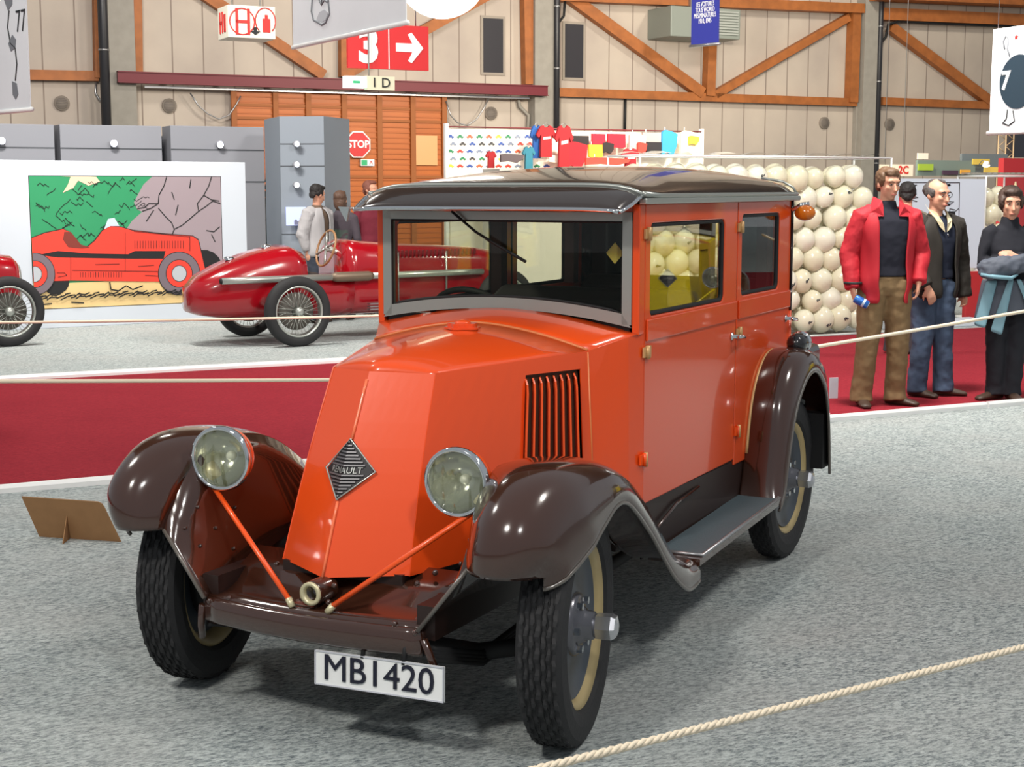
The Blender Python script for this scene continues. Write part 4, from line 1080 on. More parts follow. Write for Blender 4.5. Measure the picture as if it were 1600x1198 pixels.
for sg in (1, -1):
    Mh = Matrix.Translation((.15, sg * .429, .808)) @ Matrix.Rotation(-PI / 2 + (rad(9) if sg < 0 else rad(2)), 4, 'Z')    # lathe axis +y -> +x
    hp = MB().lathe([(.092, .0), (.096, -.02), (.090, -.05), (.070, -.085), (.040, -.105), (.0, -.112)], 36, Mh).build('headlamp_shell', M_['orange_edge'] if sg < 0 else M_['orange_edge'], car)
    MB().lathe([(.094, -.012), (.102, -.012), (.106, .0), (.103, .014), (.094, .018), (.090, .010)], 40, Mh, closed=True).build('rim', M_['chrome'], hp)
    MB().lathe([(.092, .006), (.088, -.015), (.070, -.055), (.045, -.085), (.018, -.098), (0, -.10)], 36, Mh).build('reflector', refl, hp)
    MB().ball((.15 - .05, sg * .429, .808), (.022, .016, .016), 12, 8).build('bulb', mat('lamp_bulb', (240, 240, 225), .1, coat=1), hp)
    MB().lathe([(0, .022), (.04, .020), (.07, .015), (.092, .008)], 36, Mh).build('lens', LM, hp)
    # bracket with cream nut towards the mudguard
    mt = MB(); d = Vector((0, sg * .78, -.62)).normalized(); A0 = Vector((.11, sg * .429, .808)) + d * .10
    mt.tube([A0 - d * .03, A0 + d * .03], .028, 12); mt.tube([A0 + d * .065, A0 + d * .09], .022, 12); br_ = mt.build('headlamp_bracket', M_['creamp'], hp)
    MB().tube([A0 + d * .024, A0 + d * .052], .036, 8, smooth=False).build('nut', M_['creamp'], hp)
    st = MB(); p0 = Vector((.145, sg * .478, .722)); p1 = Vector((.29, sg * .075, .422))
    st.tube([p0, p0.lerp(p1, .5), p1], .0085, 8); s_ = st.build('lamp_stay', M_['orange_edge'], car)
    MB().tube([p1 - (p1 - p0).normalized() * .008, p1 + Vector((.004, -sg * .012, -.018))], .011, 8).build('stay_end', M_['creamp'], s_)
# rear lamps and small fittings
MB().ball((-2.815, .60, 1.548), (.035, .05, .036)).build('side_indicator_lamp', M_['amber'], car)
MB().tube([(-2.80, .545, 1.56), (-2.805, .585, 1.585), (-2.815, .62, 1.59)], .010, 8).build('indicator_mount', M_['chrome'], car)
MB().ball((-2.815, -.60, 1.548), (.035, .05, .036)).build('side_indicator_lamp', M_['amber'], car)
tl = MB(); Mt = Matrix.Translation((-2.60, .64, .972)) @ Matrix.Rotation(-PI / 2, 4, 'Z')
tl.lathe([(0, .05), (.03, .045), (.043, .02), (.045, -.03), (.043, -.05)], 20, Mt); tl_ = tl.build('wing_lamp', M_['blackp'], car); MB().lathe([(.043, -.048), (.050, -.052), (.050, -.066), (.040, -.070), (0, -.072)], 20, Mt).build('rim', M_['chrome'], tl_)
MB().bx((-2.92, -.42, .62), (-3.16, .60, .92)).build('luggage_trunk', M_['blackp'], car, bevel=.03)
MB().bx((-2.86, -.30, .58), (-3.1, .30, .62)).build('luggage_rack', M_['black'], car)

# --- wheels
def wheel(name, loc, rz, outward, R=.362, w=.115, spoked=False):
    root = bpy.data.objects.new(name, None); C.objects.link(root); root.parent = car; root.location = loc
    root.rotation_euler = (0, 0, rz + (0 if outward > 0 else PI)); root.empty_display_size = .1
    n = 144; hw = w / 2; rr = .245
    prof = [(rr, -hw * .62), (rr + .02, -hw * .95), (rr + .055, -hw * 1.08), (R - .022, -hw * 1.0), (R - .006, -hw * .82)]
    tread = [-.80, -.62, -.58, -.40, -.36, -.16, -.12, .12, .16, .36, .40, .58, .62, .80]
    P = prof + [(R - (.007 if k in (1, 2, 3, 4) and False else 0), hw * t) for k, t in enumerate(tread)] + [(r, -y) for r, y in prof[::-1]]
    rings = []
    grooves = {-.60: 1}
    for r, y in P: pass
    v = []; rows = []
    for i in range(n):
        a = 2 * PI * i / n; row = []
        for q, (r, y) in enumerate(P):
            k = q - 5
            r2 = r; y2 = y
            if 0 <= k < len(tread):
                zig = .0022 * (1 if i % 2 else -1); y2 += zig
                if tread[k] in (-.60,): r2 -= .006
                blk = (i // 2 + (k // 2)) % 2
                if blk == 0: r2 -= .0055
            row.append((r2 * math.cos(a), y2, r2 * math.sin(a)))
        rows.append(row)
    rows.append(rows[0])
    t = MB(); t.grid([r[::-1] for r in rows], smooth=False)
    ty = t.build('tyre', M_['rubber'], root); ty.location = (0, 0, 0)
    gr = MB()
    for yy in (-.6, -.38, -.14, .14, .38, .6):
        gr.tube([((R + .0005) * math.cos(2 * PI * i / 72), hw * yy + .0022 * (1 if i % 2 else -1), (R + .0005) * math.sin(2 * PI * i / 72)) for i in range(72)], .0018, 4, closed=True)
    gr.build('tread_grooves', M_['black'], ty)
    MB().lathe([(rr - .012, hw * .55), (rr + .006, hw * .80), (rr + .010, hw * .70), (rr + .002, hw * .45), (rr - .018, .012), (rr - .018, -.02), (rr + .002, -hw * .45), (rr + .008, -hw * .72), (rr - .004, -hw * .78), (rr - .026, -.03), (rr - .040, .0), (rr - .036, hw * .2)], 64, closed=True).build('rim', M_['cream'], root)
    dsc = MB().lathe([(rr - .022, .030), (rr - .034, .020), (.17, .010), (.13, .012), (.095, .022), (.0, .024)], 48); dsc.lathe([(rr - .03, -.006), (.1, -.03), (0, -.03)], 48)
    dsc.build('wheel_disc', M_['disc'], root)
    hb = MB().lathe([(.098, .018), (.095, .032), (.086, .038), (.060, .040), (.050, .056), (.046, .058), (.042, .082), (.0, .084)], 40)
    hub = hb.build('hub', mat('hub_metal', (112, 112, 118), .25, metal=.8), root)
    MB().lathe([(.020, .078), (.034, .082), (.040, .090), (.041, .136), (.035, .149), (.018, .155), (0, .156)], 6, smooth=False).build('hub_cap', mat('cap_nickel', (206, 208, 214), .22, metal=.85), hub)
    for k in range(6):
        a = 2 * PI * k / 6; MB().tube([(.075 * math.cos(a), .034, .075 * math.sin(a)), (.075 * math.cos(a), .056, .075 * math.sin(a))], .012, 6, smooth=False).build('wheel_nut', M_['chrome'], hub)
    MB().lathe([(.10, -.07), (.16, -.065), (.165, -.03), (.10, -.028)], 32).build('brake_drum', M_['black'], root)
    return root
STEER = rad(11)
wheel('front_wheel', (-.06, .69, .362), STEER, 1, w=.135)
wheel('front_wheel', (-.06, -.678, .362), STEER, -1, w=.135)
wheel('rear_wheel', (-2.58, .585, .362), 0, 1)
wheel('rear_wheel', (-2.58, -.585, .362), 0, -1)

# ------------------------------------------------------------ dark red racing cars
RED = M_['red']
def race_car(loc, rz, lab, group='dark red racing cars'):
    root = empty('racing_car', loc, rz, lab, 'racing car', group)
    # stations: x, half width, z bottom, z top, roundness ; x=0 rear axle, nose at +x, y to the left
    def sec(x, hw, zb, zt, n=24, flat=None):
        out = []
        for i in range(n):
            a = 2 * PI * i / n + PI / n; c, s = math.cos(a), math.sin(a)
            e = .62
            y = hw * math.copysign(abs(c) ** e, c); z = (zt + zb) / 2 + (zt - zb) / 2 * math.copysign(abs(s) ** e, s)
            if flat is not None and z > flat: z = flat
            out.append((x, y, z))
        return out
    st = [(-.98, .06, .42, .58), (-.96, .16, .36, .64), (-.85, .27, .32, .74), (-.6, .34, .28, .86), (-.3, .39, .26, .97), (-.05, .42, .25, 1.03), (.12, .43, .25, 1.05), (.24, .43, .25, 1.00)]
    body = MB().loft([sec(*q) for q in st], smooth=True)
    b = body.build('tail', RED, root)
    ck = MB().loft([sec(*q, flat=.70) for q in ((.24, .43, .25, 1.0), (.40, .43, .25, 1.0), (.62, .43, .25, 1.0), (.80, .43, .25, 1.0))]); ck.build('cockpit', RED, root)
    MB().loft([sec(*q) for q in ((.78, .42, .26, 1.06), (.86, .42, .26, 1.10), (1.0, .41, .26, 1.08), (1.35, .39, .26, 1.05), (1.9, .36, .27, 1.02), (2.5, .32, .28, .98), (2.80, .29, .30, .94), (2.86, .25, .34, .88))]).build('bonnet', RED, root)
    MB().loft([sec(*q) for q in ((2.85, .24, .36, .87), (2.89, .22, .38, .84))]).build('grille', M_['chromed'], root)
    MB().lathe([(.0, -.36), (.16, -.36), (.17, .36), (.0, .36)], 18, Matrix.Translation((.33, 0, .60))).build('seat', M_['seat'], root)
    # side exhaust and muffler on the right side
    ex = MB(); ys = -.47
    ex.tube([(-.74, ys + .05, .70), (-.4, ys, .705), (.55, ys, .705)], .036, 12); ex.tube([(.98, ys, .705), (2.2, ys + .05, .705), (2.5, ys + .12, .70)], .036, 12)
    ex.build('exhaust_pipe', M_['chromed'], root)
    MB().tube([(-.76, ys + .05, .70), (-.73, ys + .05, .70)], .030, 12).build('exhaust_mouth', M_['black'], root)
    MB().tube([(.50, ys, .705), (.56, ys, .705), (.95, ys, .705), (1.0, ys, .705)], [.036, .054, .054, .036], 14).build('muffler', mat('muffler_brown', (120, 104, 88), .5, metal=.5), root)
    lv = MB()
    for k in range(24): lv.bx((1.15 + k * .055, -.40 + k * .0035, .90), (1.17 + k * .055, -.372 + k * .0035, .97))
    lv.build('louvres', mat('racing_red_dark', (110, 6, 16), .3), root)
    for x in (1.35, 2.0): MB().tube([(x, -.435 + (x - 1) * .06, .36), (x, -.44 + (x - 1) * .06, .95)], .012, 6).build('bonnet_strap', M_['steel'], root)
    pl = MB()
    for k in range(3): pl.bx((.95, -.50, .33 + k * .03), (1.6, -.43, .345 + k * .03))
    pl.build('side_step', M_['steel'], root)
    sw = MB(); Mw = Matrix.Translation((.66, -.02, 1.0)) @ Matrix.Rotation(rad(-72), 4, 'Y')
    rim = [(.205 * math.cos(2 * PI * k / 28), .205 * math.sin(2 * PI * k / 28), 0) for k in range(28)]
    s_ = MB().tube(rim, .013, 8, Mw, closed=True).build('steering_wheel', mat('wooden_rim', (150, 112, 76), .4), root)
    for k in range(4): sw.tube([(.03 * math.cos(k * PI / 2 + .4), .03 * math.sin(k * PI / 2 + .4), 0), (.20 * math.cos(k * PI / 2 + .4), .20 * math.sin(k * PI / 2 + .4), 0)], .014, 6, Mw)
    sw.tube([(0, 0, .01), (0, 0, -.4)], .035, 10, Mw); sw.build('spokes', M_['chromed'], s_)
    MB().loft([[(.80 - .0, y, 1.05), (.80 + .03, y * .9, 1.2)] for y in [-.26 + .04 * i for i in range(14)]], closed=False, cap=False).build('aero_screen', film, root)
    fc = MB().lathe([(.055, 0), (.055, .025), (.03, .035), (0, .035)], 16, Matrix.Translation((-.05, 0, 1.02)) @ Matrix.Rotation(PI / 2, 4, 'X')); fc.build('filler_cap', M_['chrome'], root)
    fc = MB().lathe([(.055, 0), (.055, .025), (.03, .035), (0, .035)], 16, Matrix.Translation((-.48, 0, .90)) @ Matrix.Rotation(PI / 2, 4, 'X')); fc.build('filler_cap', M_['chrome'], root)
    for x in (0, 2.62):
        MB().tube([(x, -.6, .37), (x, .6, .37)], .03, 8).build('axle', M_['black'], root)
        for s in (-1, 1):
            w = bpy.data.objects.new('wire_wheel', None); C.objects.link(w); w.parent = root; w.location = (x, s * .66, .37); w.rotation_euler = (0, 0, 0 if s > 0 else PI); w.empty_display_size = .1
            MB().lathe([(.27, -.05), (.30, -.062), (.345, -.058), (.368, -.035), (.372, 0), (.368, .035), (.345, .058), (.30, .062), (.27, .05), (.262, 0)], 56, closed=True).build('tyre', M_['rubber'], w)
            MB().lathe([(.272, -.045), (.275, .05), (.258, .055), (.250, .03), (.250, -.03), (.258, -.045)], 48, closed=True).build('rim', M_['chromed'], w)
            spk = MB()
            for k in range(36):
                a = 2 * PI * k / 36; a2 = a + (.35 if k % 2 else -.35); yy = .045 if k % 4 < 2 else -.03
                spk.tube([(.045 * math.cos(a2), yy, .045 * math.sin(a2)), (.256 * math.cos(a), .02, .256 * math.sin(a))], .0028, 4)
            spk.build('spokes', M_['chromed'], w)
            MB().lathe([(0, -.04), (.05, -.04), (.05, .05), (.042, .07), (.02, .085), (0, .085)], 20).build('hub', M_['chromed'], w)
            MB().lathe([(0, -.035), (.20, -.035), (.20, -.055), (0, -.055)], 28).build('brake_drum', mat('drum_grey', (96, 92, 86), .6), w)
    return root
RC_A = rad(33.4)
wp_ = floor_pt(466, 541); d_ = Vector((math.cos(RC_A), math.sin(RC_A), 0)); nrm_ = Vector((-d_.y, d_.x, 0))
rc1 = race_car(wp_ + nrm_ * .66, RC_A, 'dark red open racing car beside the white picture board, seen behind the orange car')
rc2 = copy_tree(rc1)
wp2 = floor_pt(16, 541) + nrm_ * .66 - d_ * 2.62
rc2.location = wp2; tag(rc2, 'dark red racing car at the left edge, only its front wheel and nose showing')

# ------------------------------------------------------------ clear cases full of cream balloons
film2 = film
balloon_ms = [mat('balloon_cream_%d' % k, c, .22, coat=.5, spec=.5, sss=.0) for k, c in enumerate([(252, 248, 228), (248, 242, 218), (254, 250, 236)])]
for m in balloon_ms:
    nt = m.node_tree; b_ = nt.nodes['Principled BSDF']; out = nt.nodes['Material Output']
    tl_ = nt.nodes.new('ShaderNodeBsdfTranslucent'); tl_.inputs[0].default_value = (.93, .92, .84, 1); mx_s = nt.nodes.new('ShaderNodeMixShader'); mx_s.inputs[0].default_value = .25
    nt.links.new(b_.outputs[0], mx_s.inputs[1]); nt.links.new(tl_.outputs[0], mx_s.inputs[2]); nt.links.new(mx_s.outputs[0], out.inputs[0])
ink_b = mat('balloon_print', (40, 48, 60), .5)
def balloon_mesh(r, m, printed):
    mb = MB(); N_, M2 = 22, 14
    v = []; 
    mb.ball((0, 0, 0), (r, r, r * 1.06), N_, M2)
    mb.v = [Vector((p.x * (1 - .10 * max(0, -p.z / r)), p.y * (1 - .10 * max(0, -p.z / r)), p.z)) for p in mb.v]
    mb.tube([(0, 0, -r * 1.03), (0, 0, -r * 1.12)], [.008, .016], 8)
    return mb.mesh('balloon', m)
def squiggle(r, seed):
    g = random.Random(seed); mb = MB()
    def sp(a, b): return (r * 1.01 * math.sin(a) * math.cos(b), -r * 1.01 * math.cos(a) * math.cos(b), r * 1.07 * math.sin(b))
    pts = [sp(-.22 + .04 * k + .05 * math.sin(k * 1.9), .10 * math.sin(k * 2.3 + seed) + .01 * k) for k in range(11)]
    mb.tube(pts, .0042, 4)
    pts = [sp(-.10 + .10 * math.cos(k), .02 + .10 * math.sin(k)) for k in range(6)]
    mb.tube(pts, .005, 4)
    return mb
R0 = .138
BMESH = [balloon_mesh(R0, m, 0) for m in balloon_ms]
SQ = [squiggle(R0, s).mesh('printed_mark', ink_b) for s in (1, 4, 9)]
def balloon_case(pl, a0, a1, h, depth, layers, seed, lab, cat='display case', D0=0.):
    w = (a1 - a0) / 2; base = pl.F @ Vector(((a0 + a1) / 2, 0, 0))
    cs = empty('balloon_case', base, pl.ang, lab, cat, 'clear cases of balloons')
    z0 = D0
    fr = MB(); t = .012
    for x in (-w, w):
        for y in (0, depth): fr.tube([(x, y, z0), (x, y, h)], t, 6)
    for y in (0, depth):
        for z in (z0 + .01, h): fr.tube([(-w, y, z), (w, y, z)], t, 6)
    for x in (-w, w):
        for z in (z0 + .01, h): fr.tube([(x, 0, z), (x, depth, z)], t, 6)
    fr.build('frame', M_['whitep'], cs)
    n = 24; g = random.Random(seed)
    rows = [[(lerp(-w, w, i / n), -.012 + .008 * math.sin(i * 1.7 + j), lerp(z0 + .01, h, j / 10)) for i in range(n + 1)] for j in range(11)]
    MB().grid(rows).build('front_film', film, cs)
    top = [[(lerp(-w, w, i / n), lerp(0, depth, j / 4), h + .02 + .03 * abs(math.sin(i * 2.1 + j))) for i in range(n + 1)] for j in range(5)]
    MB().grid(top).build('top_film', film, cs)
    return cs
CP = Plane(15.02)
ca0 = CP.at(1000, 250)[0]; ca1 = CP.at(1393, 250)[0]; CH = 2.0
balloon_case(CP, ca0, ca1, CH, .66, 2, 5, 'long clear film case packed with cream balloons behind the orange car')
def place_balloons(pl, a0, a1, z0, h, layers, seed, group, lab0, sticker_p=.3, limit=400):
    g = random.Random(seed); cnt = 0; dx = 2 * R0 * .96; dz = dx * .87
    for L_ in range(layers):
        y = R0 + .035 + L_ * dx * .84
        nz = int((h - z0 - 2 * R0 - .02) / dz) + 1
        for r in range(nz):
            z = z0 + R0 * 1.14 + .012 + r * dz
            if L_ == 1: z = z0 + R0 * 1.14 + .012 + r * dz
            off = (dx / 2 if (r + L_) % 2 else 0)
            nx = int((a1 - a0 - 2 * R0 - off - .02) / dx) + 1
            for i in range(nx):
                a = a0 + R0 + .02 + off + i * dx
                k = g.randrange(3)
                o = bpy.data.objects.new('balloon', BMESH[k]); C.objects.link(o)
                sc = g.uniform(.86, 1.08)
                o.matrix_world = pl.F @ Matrix.Translation((a + g.uniform(-.02, .02), y + g.uniform(-.01, .06), z + g.uniform(-.015, .015))) @ Matrix.Rotation(g.uniform(-.5, .5), 4, 'Y') @ Matrix.Rotation(g.uniform(-.4, .4), 4, 'X') @ Matrix.Scale(sc, 4)
                if L_ == 0 and g.random() < sticker_p:
                    s = bpy.data.objects.new('printed_mark', SQ[g.randrange(3)]); C.objects.link(s); s.parent = o
                tag(o, lab0, 'balloon', group); cnt += 1
    return cnt
nb = place_balloons(CP, ca0 + .01, ca1 - .01, .0, CH - .02, 2, 11, 'cream balloons in the long clear case', 'cream balloon packed in the long clear film case behind the orange car', .36)
# second, small case at right beyond the drawing board
C2 = Plane(15.9)
b0 = C2.at(1541, 275)[0]; b1 = C2.at(1585, 275)[0]; hb = C2.at(1541, 275)[1]
balloon_case(C2, b0, b0 + .80, hb, .5, 1, 6, 'smaller clear case of balloons between the drawing board and the red wall')
nb += place_balloons(C2, b0 + .01, b0 + .80 - .01, .0, hb - .02, 1, 12, 'pale balloons in the smaller clear case', 'pale balloon in the smaller clear case right of the drawing board', .1)

# ------------------------------------------------------------ drawing board, plinths, stalls at the right
DP = Plane(15.7)
a0, zt = DP.at(1404, 279); a1, _ = DP.at(1540, 276)
dbd = empty('drawing_board', DP.F @ Vector(((a0 + a1) / 2, 0, 0)), HALL, 'tall pale blue-white board with a black line drawing behind the three visitors', 'display board')
w = (a1 - a0) / 2; zb = DP.at(1500, 419)[1]
pbm = mat('pale_blue_board', (196, 208, 220), .6)
MB().bx((-w, 0, zb), (w, .06, zt)).build('board', pbm, dbd)
for x in (-w + .05, w - .05): MB().bx((x - .03, .01, .0), (x + .03, .05, zb)).build('post', M_['whitep'], dbd)
o_ = (a0 + a1) / 2
def dl(pts, r=.004): return [(DP.at(*p)[0] - o_, -.004, DP.at(*p)[1]) for p in pts]
fx = MB().tube(dl([(1418, 285), (1499, 285), (1498, 345)]), .005, 5); fx.build('frame_line', M_['ink'], dbd)
g = random.Random(8); sk = MB()
for cx_, cy_, n_ in ((1424, 292, 8), (1433, 300, 7), (1478, 289, 8), (1466, 287, 5), (1484, 318, 9), (1430, 310, 7), (1490, 330, 6), (1470, 312, 6)):
    p = [(cx_ + g.uniform(-8, 8), cy_ + g.uniform(-5, 5)) for _ in range(n_)]
    sk.tube(dl(p), .005, 4)
sk.build('sketch_lines', M_['ink'], dbd)
MB().prism([(x, z) for x, y, z in dl([(1479, 330), (1492, 330), (1492, 345), (1498, 380), (1484, 380), (1478, 350)])], -.006, -.001).build('black_shape', M_['ink'], dbd)
sb = MB().tube(dl([(1477 + 11 * math.cos(k * PI / 8), 304 + 6 * math.sin(k * PI / 8)) for k in range(16)]), .004, 4, closed=True); sb.build('speech_bubble', M_['ink'], dbd)
# plinths
def plinth(px0, px1, pytop, pybot, D, m, lab, depth=.5, grp=None):
    p_ = Plane(D); a0 = p_.at(px0, pybot)[0]; a1 = p_.at(px1, pybot)[0]; zt = max(.05, p_.at((px0 + px1) / 2, pytop)[1])
    o = MB().bx((a0, 0, 0), (a1, depth, zt)).build('plinth', m, frame=p_.F, bevel=.01)
    return tag(o, lab, 'plinth', grp)
plinth(1400, 1421, 482, 524, 15.15, M_['white'], 'low white block on the red carpet between the man in red and the balding man', .35)
plinth(1476, 1545, 500, 521, 15.2, M_['white'], 'low white platform edge between the balding man and the woman', .35)
redm = mat('plinth_red', (170, 36, 40), .6)
plinth(1508, 1534, 424, 486, 15.62, redm, 'small red pedestal beside the drawing board, left of the woman', .06)
rw = Plane(19.5); a0 = rw.at(1569, 250)[0]; zt = rw.at(1575, 247)[1]
rwo = MB().bx((a0, 0, 0), (a0 + 3.2, .12, zt)).build('stand_wall', mat('stand_wall_red', (176, 40, 46), .7), frame=rw.F); tag(rwo, 'plain red exhibition wall at the right edge behind the woman', 'stand wall')
# small lamp on the red wall
lm = empty('wall_lamp', dpt(1583, 297, 26.2), HALL, 'small pale cone lamp on the red wall above the woman', 'lamp')
lm.location = rw.F @ Vector((rw.at(1584, 300, -.05)[0], -.08, rw.at(1584, 300, -.05)[1]))
MB().loft([[(r * math.cos(2 * PI * i / 14), r * math.sin(2 * PI * i / 14), z) for i in range(14)] for r, z in ((.09, 0), (.03, .06), (.012, .16))]).build('shade', M_['creamp'], lm)
# green-grey stall fascia with cards
SF = Plane(21.5)
def fascia(px0, py0, px1, py1, m, lab, y=0., cat='fascia board', th=.05, grp=None):
    a0, z1 = SF.at(px0, py0, y); a1, z0 = SF.at(px1, py1, y)
    o = MB().bx((a0, y - th, z0), (a1, y, z1)).build('fascia_panel', m, frame=SF.F)
    return tag(o, lab, cat, grp)
gg = mat('stall_grey_green', (112, 128, 120), .6); yl = mat('card_yellow', (214, 186, 84), .5); lg = mat('card_green', (150, 178, 60), .5)
fascia(1431, 250, 1520, 275, gg, 'grey green stall fascia above the left of the drawing board')
fascia(1500, 240, 1570, 275, mat('stall_grey', (108, 118, 122), .6), 'grey stall fascia above the right of the drawing board', .12)
fascia(1434, 256, 1457, 266, lg, 'bright green card on the stall fascia', -.08, 'card', .02)
fascia(1519, 248, 1545, 257, yl, 'upper yellow card on the stall fascia', -.05, 'card', .02)
fascia(1537, 261, 1563, 272, mat('card_yellow2', (232, 202, 96), .5), 'lower wide yellow card on the stall fascia', -.05, 'card', .02)
fascia(1500, 265, 1515, 272, mat('card_orange', (214, 158, 60), .5), 'small orange card on the stall fascia', -.08, 'card', .02)
fascia(1472, 266, 1496, 273, mat('card_purple', (66, 48, 66), .6), 'small dark purple card on the stall fascia', -.08, 'card', .02)
fascia(1433, 239, 1449, 249, mat('card_cream', (232, 222, 206), .6), 'cream card standing on top of the stall fascia', -.02, 'card', .02)
a, z = SF.at(1541, 258, -.3)
sl = empty('spotlight', SF.F @ Vector((a, -.30, z)), HALL, 'bright clip-on lamp on the stall fascia at right', 'spotlight')
MB().loft([[(r * math.cos(2 * PI * i / 14), r * math.sin(2 * PI * i / 14), zz) for i in range(14)] for r, zz in ((.07, 0), (.03, .07))]).build('shade', M_['whitep'], sl)
MB().ball((0, 0, -.005), (.06, .06, .03)).build('bulb', mat('stall_bulb', (255, 250, 235), .4, emit=(255, 245, 225), estr=6.), sl)
MB().tube([(0, 0, .06), (.0, .10, .08), (.0, .18, .0)], .008, 6).build('arm', M_['steel'], sl)
# lattice truss
tp = Plane(22.5); a0 = tp.at(1571, 240)[0]; a1 = tp.at(1583, 240)[0]
trs = empty('lattice_truss', tp.F @ Vector(((a0 + a1) / 2, 0, 0)), HALL, 'pale metal lattice truss post beside the right white banner', 'truss')
w = (a1 - a0) / 2; tm_ = MB(); zt = tp.at(1575, 205)[1]
for x in (-w, w):
    for y in (0, 2 * w): tm_.tube([(x, y, 0), (x, y, zt)], .012, 6)
tm_.build('posts', mat('truss_metal', (196, 168, 132), .5, metal=.3), trs)
tm_ = MB(); k = 0; z = 1.8
while z < zt - .1:
    s = 1 if k % 2 else -1; tm_.tube([(-w * s, 0, z), (w * s, 0, z + .12)], .007, 5); tm_.tube([(-w * s, 2 * w, z), (w * s, 2 * w, z + .12)], .007, 5); z += .12; k += 1
tm_.build('lacing', mat('truss_metal', (196, 168, 132)), trs)
a0, z1 = tp.at(1585, 208); a1, z0 = tp.at(1625, 246)
tag(MB().bx((a0, .0, z0), (a1, .2, z1)).build('dark_screen', mat('dark_screen', (44, 46, 54), .4), frame=tp.F), 'dark screen panel right of the lattice truss', 'screen')
# white card standing on the carpet and cardboard sign stand
wc = MB().bx((-.035, -.006, 0), (.035, .006, .165)).build('white_card', M_['white'], frame=Matrix.Translation(floor_pt(1302, 622, .006)) @ Matrix.Rotation(rad(10), 4, 'Z')); tag(wc, 'small white card standing on the red carpet just behind the orange car', 'card')
kb = mat('cardboard', (150, 112, 74), .85, noise_amt=.08, noise_scale=20)
pL = floor_pt(62, 838); pR = floor_pt(189, 846)
F, L = span_frame(pL, pR)
cs = bpy.data.objects.new('cardboard_stand', None); C.objects.link(cs); cs.matrix_world = F; cs.empty_display_size = .1
tag(cs, 'brown cardboard sign stand seen from behind on the grey floor at left', 'sign stand')
lean = Matrix.Shear('XY', 4, (0, 0)) 
hh = .205
def cb_(x, z): return (x - .07 * z / hh * (1 if True else 0), -.0 + .0 + .06 * z / hh * 0 + -.05 * (1 - z / hh) * 0 + .10 * z / hh * 0, z)
Mt = Matrix.Rotation(rad(14), 4, 'X')
out = [(0, 0), (L, 0), (L - .055, hh - .03), (L - .065, hh - .01), (L - .085, hh), (-.055, hh + .005)]
MB().prism(out, -.003, .003, Mt).build('panel', kb, cs)
MB().prism([(0, .0), (.115, .0), (.0, .165)], -.002, .002, Matrix.Translation((L * .37, 0, 0)) @ Matrix.Rotation(rad(-75), 4, 'Z')).build('strut', kb, cs)

# ------------------------------------------------------------ ropes
rope_m = mat('cream_rope', (226, 212, 188), .8)
def rope(p0, p1, r, sag, lab, twist=True, n=40):
    p0 = Vector(p0); p1 = Vector(p1); mb = MB(); L = (p1 - p0).length
    pts = [p0.lerp(p1, i / n) - Vector((0, 0, sag * 4 * (i / n) * (1 - i / n))) for i in range(n + 1)]
    if twist:
        side = (p1 - p0).cross(Vector((0, 0, 1))).normalized()
        m_ = int(L / .012); 
        for ph in (0, 2 * PI / 3, 4 * PI / 3):
            q = []
            for i in range(m_ + 1):
                t = i / m_; c = p0.lerp(p1, t) - Vector((0, 0, sag * 4 * t * (1 - t))); a = ph + t * L / .055 * 2 * PI
                q.append(c + side * math.cos(a) * r * .5 + Vector((0, 0, 1)) * math.sin(a) * r * .5)
            mb.tube(q, r * .58, 6)
    else: mb.tube(pts, r, 8)
    o = mb.build('barrier_rope', rope_m)
    return tag(o, lab, 'rope', 'cream barrier ropes')
def at_dist(px, py, d): return dpt(px, py, d)
def hall_line(px, py, D):
    p_ = Plane(D); a, z = p_.at(px, py); return p_.F @ Vector((a, 0, z))
def longer(a, b, k0, k1):          # the same straight line carried on beyond both ends
    return a + (a - b) * k0, b + (b - a) * k1
a, b = longer(at_dist(740, 1221, 2.20), at_dist(1720, 976, 3.20), 1.2, 1.6)
rope(a, b, .0075, .006, 'thick cream rope crossing the bottom right corner in front of the car', n=60)
mid = hall_line(960, 588, A_D - .1)
a, b = longer(hall_line(-60, 590, A_D - .1), mid, .6, 0)
rope(a, b, .011, .02, 'cream rope above the front edge of the red carpet, left of the orange car', False)
a, b = longer(hall_line(1180, 557, A_D - .1), hall_line(1680, 466, A_D - .1), 0, 1.2)
rope(mid, a, .013, .0, 'cream rope hidden behind the orange car, joining the ropes left and right of it', False, 8)
rope(a, b, .013, .03, 'cream rope in front of the three visitors right of the orange car', False)
a, b = longer(hall_line(-60, 496, B_D - .1), hall_line(760, 485, B_D - .1), .6, .2)
rope(a, b, .012, .05, 'thin cream rope running in front of the red racing car wheel', False)

# ------------------------------------------------------------ merchandise stand behind the balloons
MP = Plane(24.2)
ms0, mz1 = MP.at(697, 205); ms1, mz2 = MP.at(1096, 203)
stw = empty('merchandise_stand', MP.F @ Vector(((ms0 + ms1) / 2, 0, 0)), HALL, 'long white merchandise stand wall with rows of small coloured car pictures', 'stand')
w = (ms1 - ms0) / 2; o_ = (ms0 + ms1) / 2; HT = (mz1 + mz2) / 2
MB().bx((-w, 0, 0), (w, .05, HT)).build('back_wall', mat('stand_white', (238, 232, 218), .6), stw)
for x in (-w, w): MB().bx((x - .025, -.04, 0), (x + .025, .04, HT + .07)).build('post', M_['whitep'], stw)
MB().tube([(-w, -.03, HT + .02), (w, -.03, HT + .02)], .012, 6).build('top_rail', mat('rail_maroon', (110, 40, 44), .5), stw)
carcol = [(196, 60, 50), (50, 80, 150), (214, 190, 60), (40, 120, 80), (60, 60, 64), (200, 90, 60), (120, 130, 150)]
g = random.Random(21)
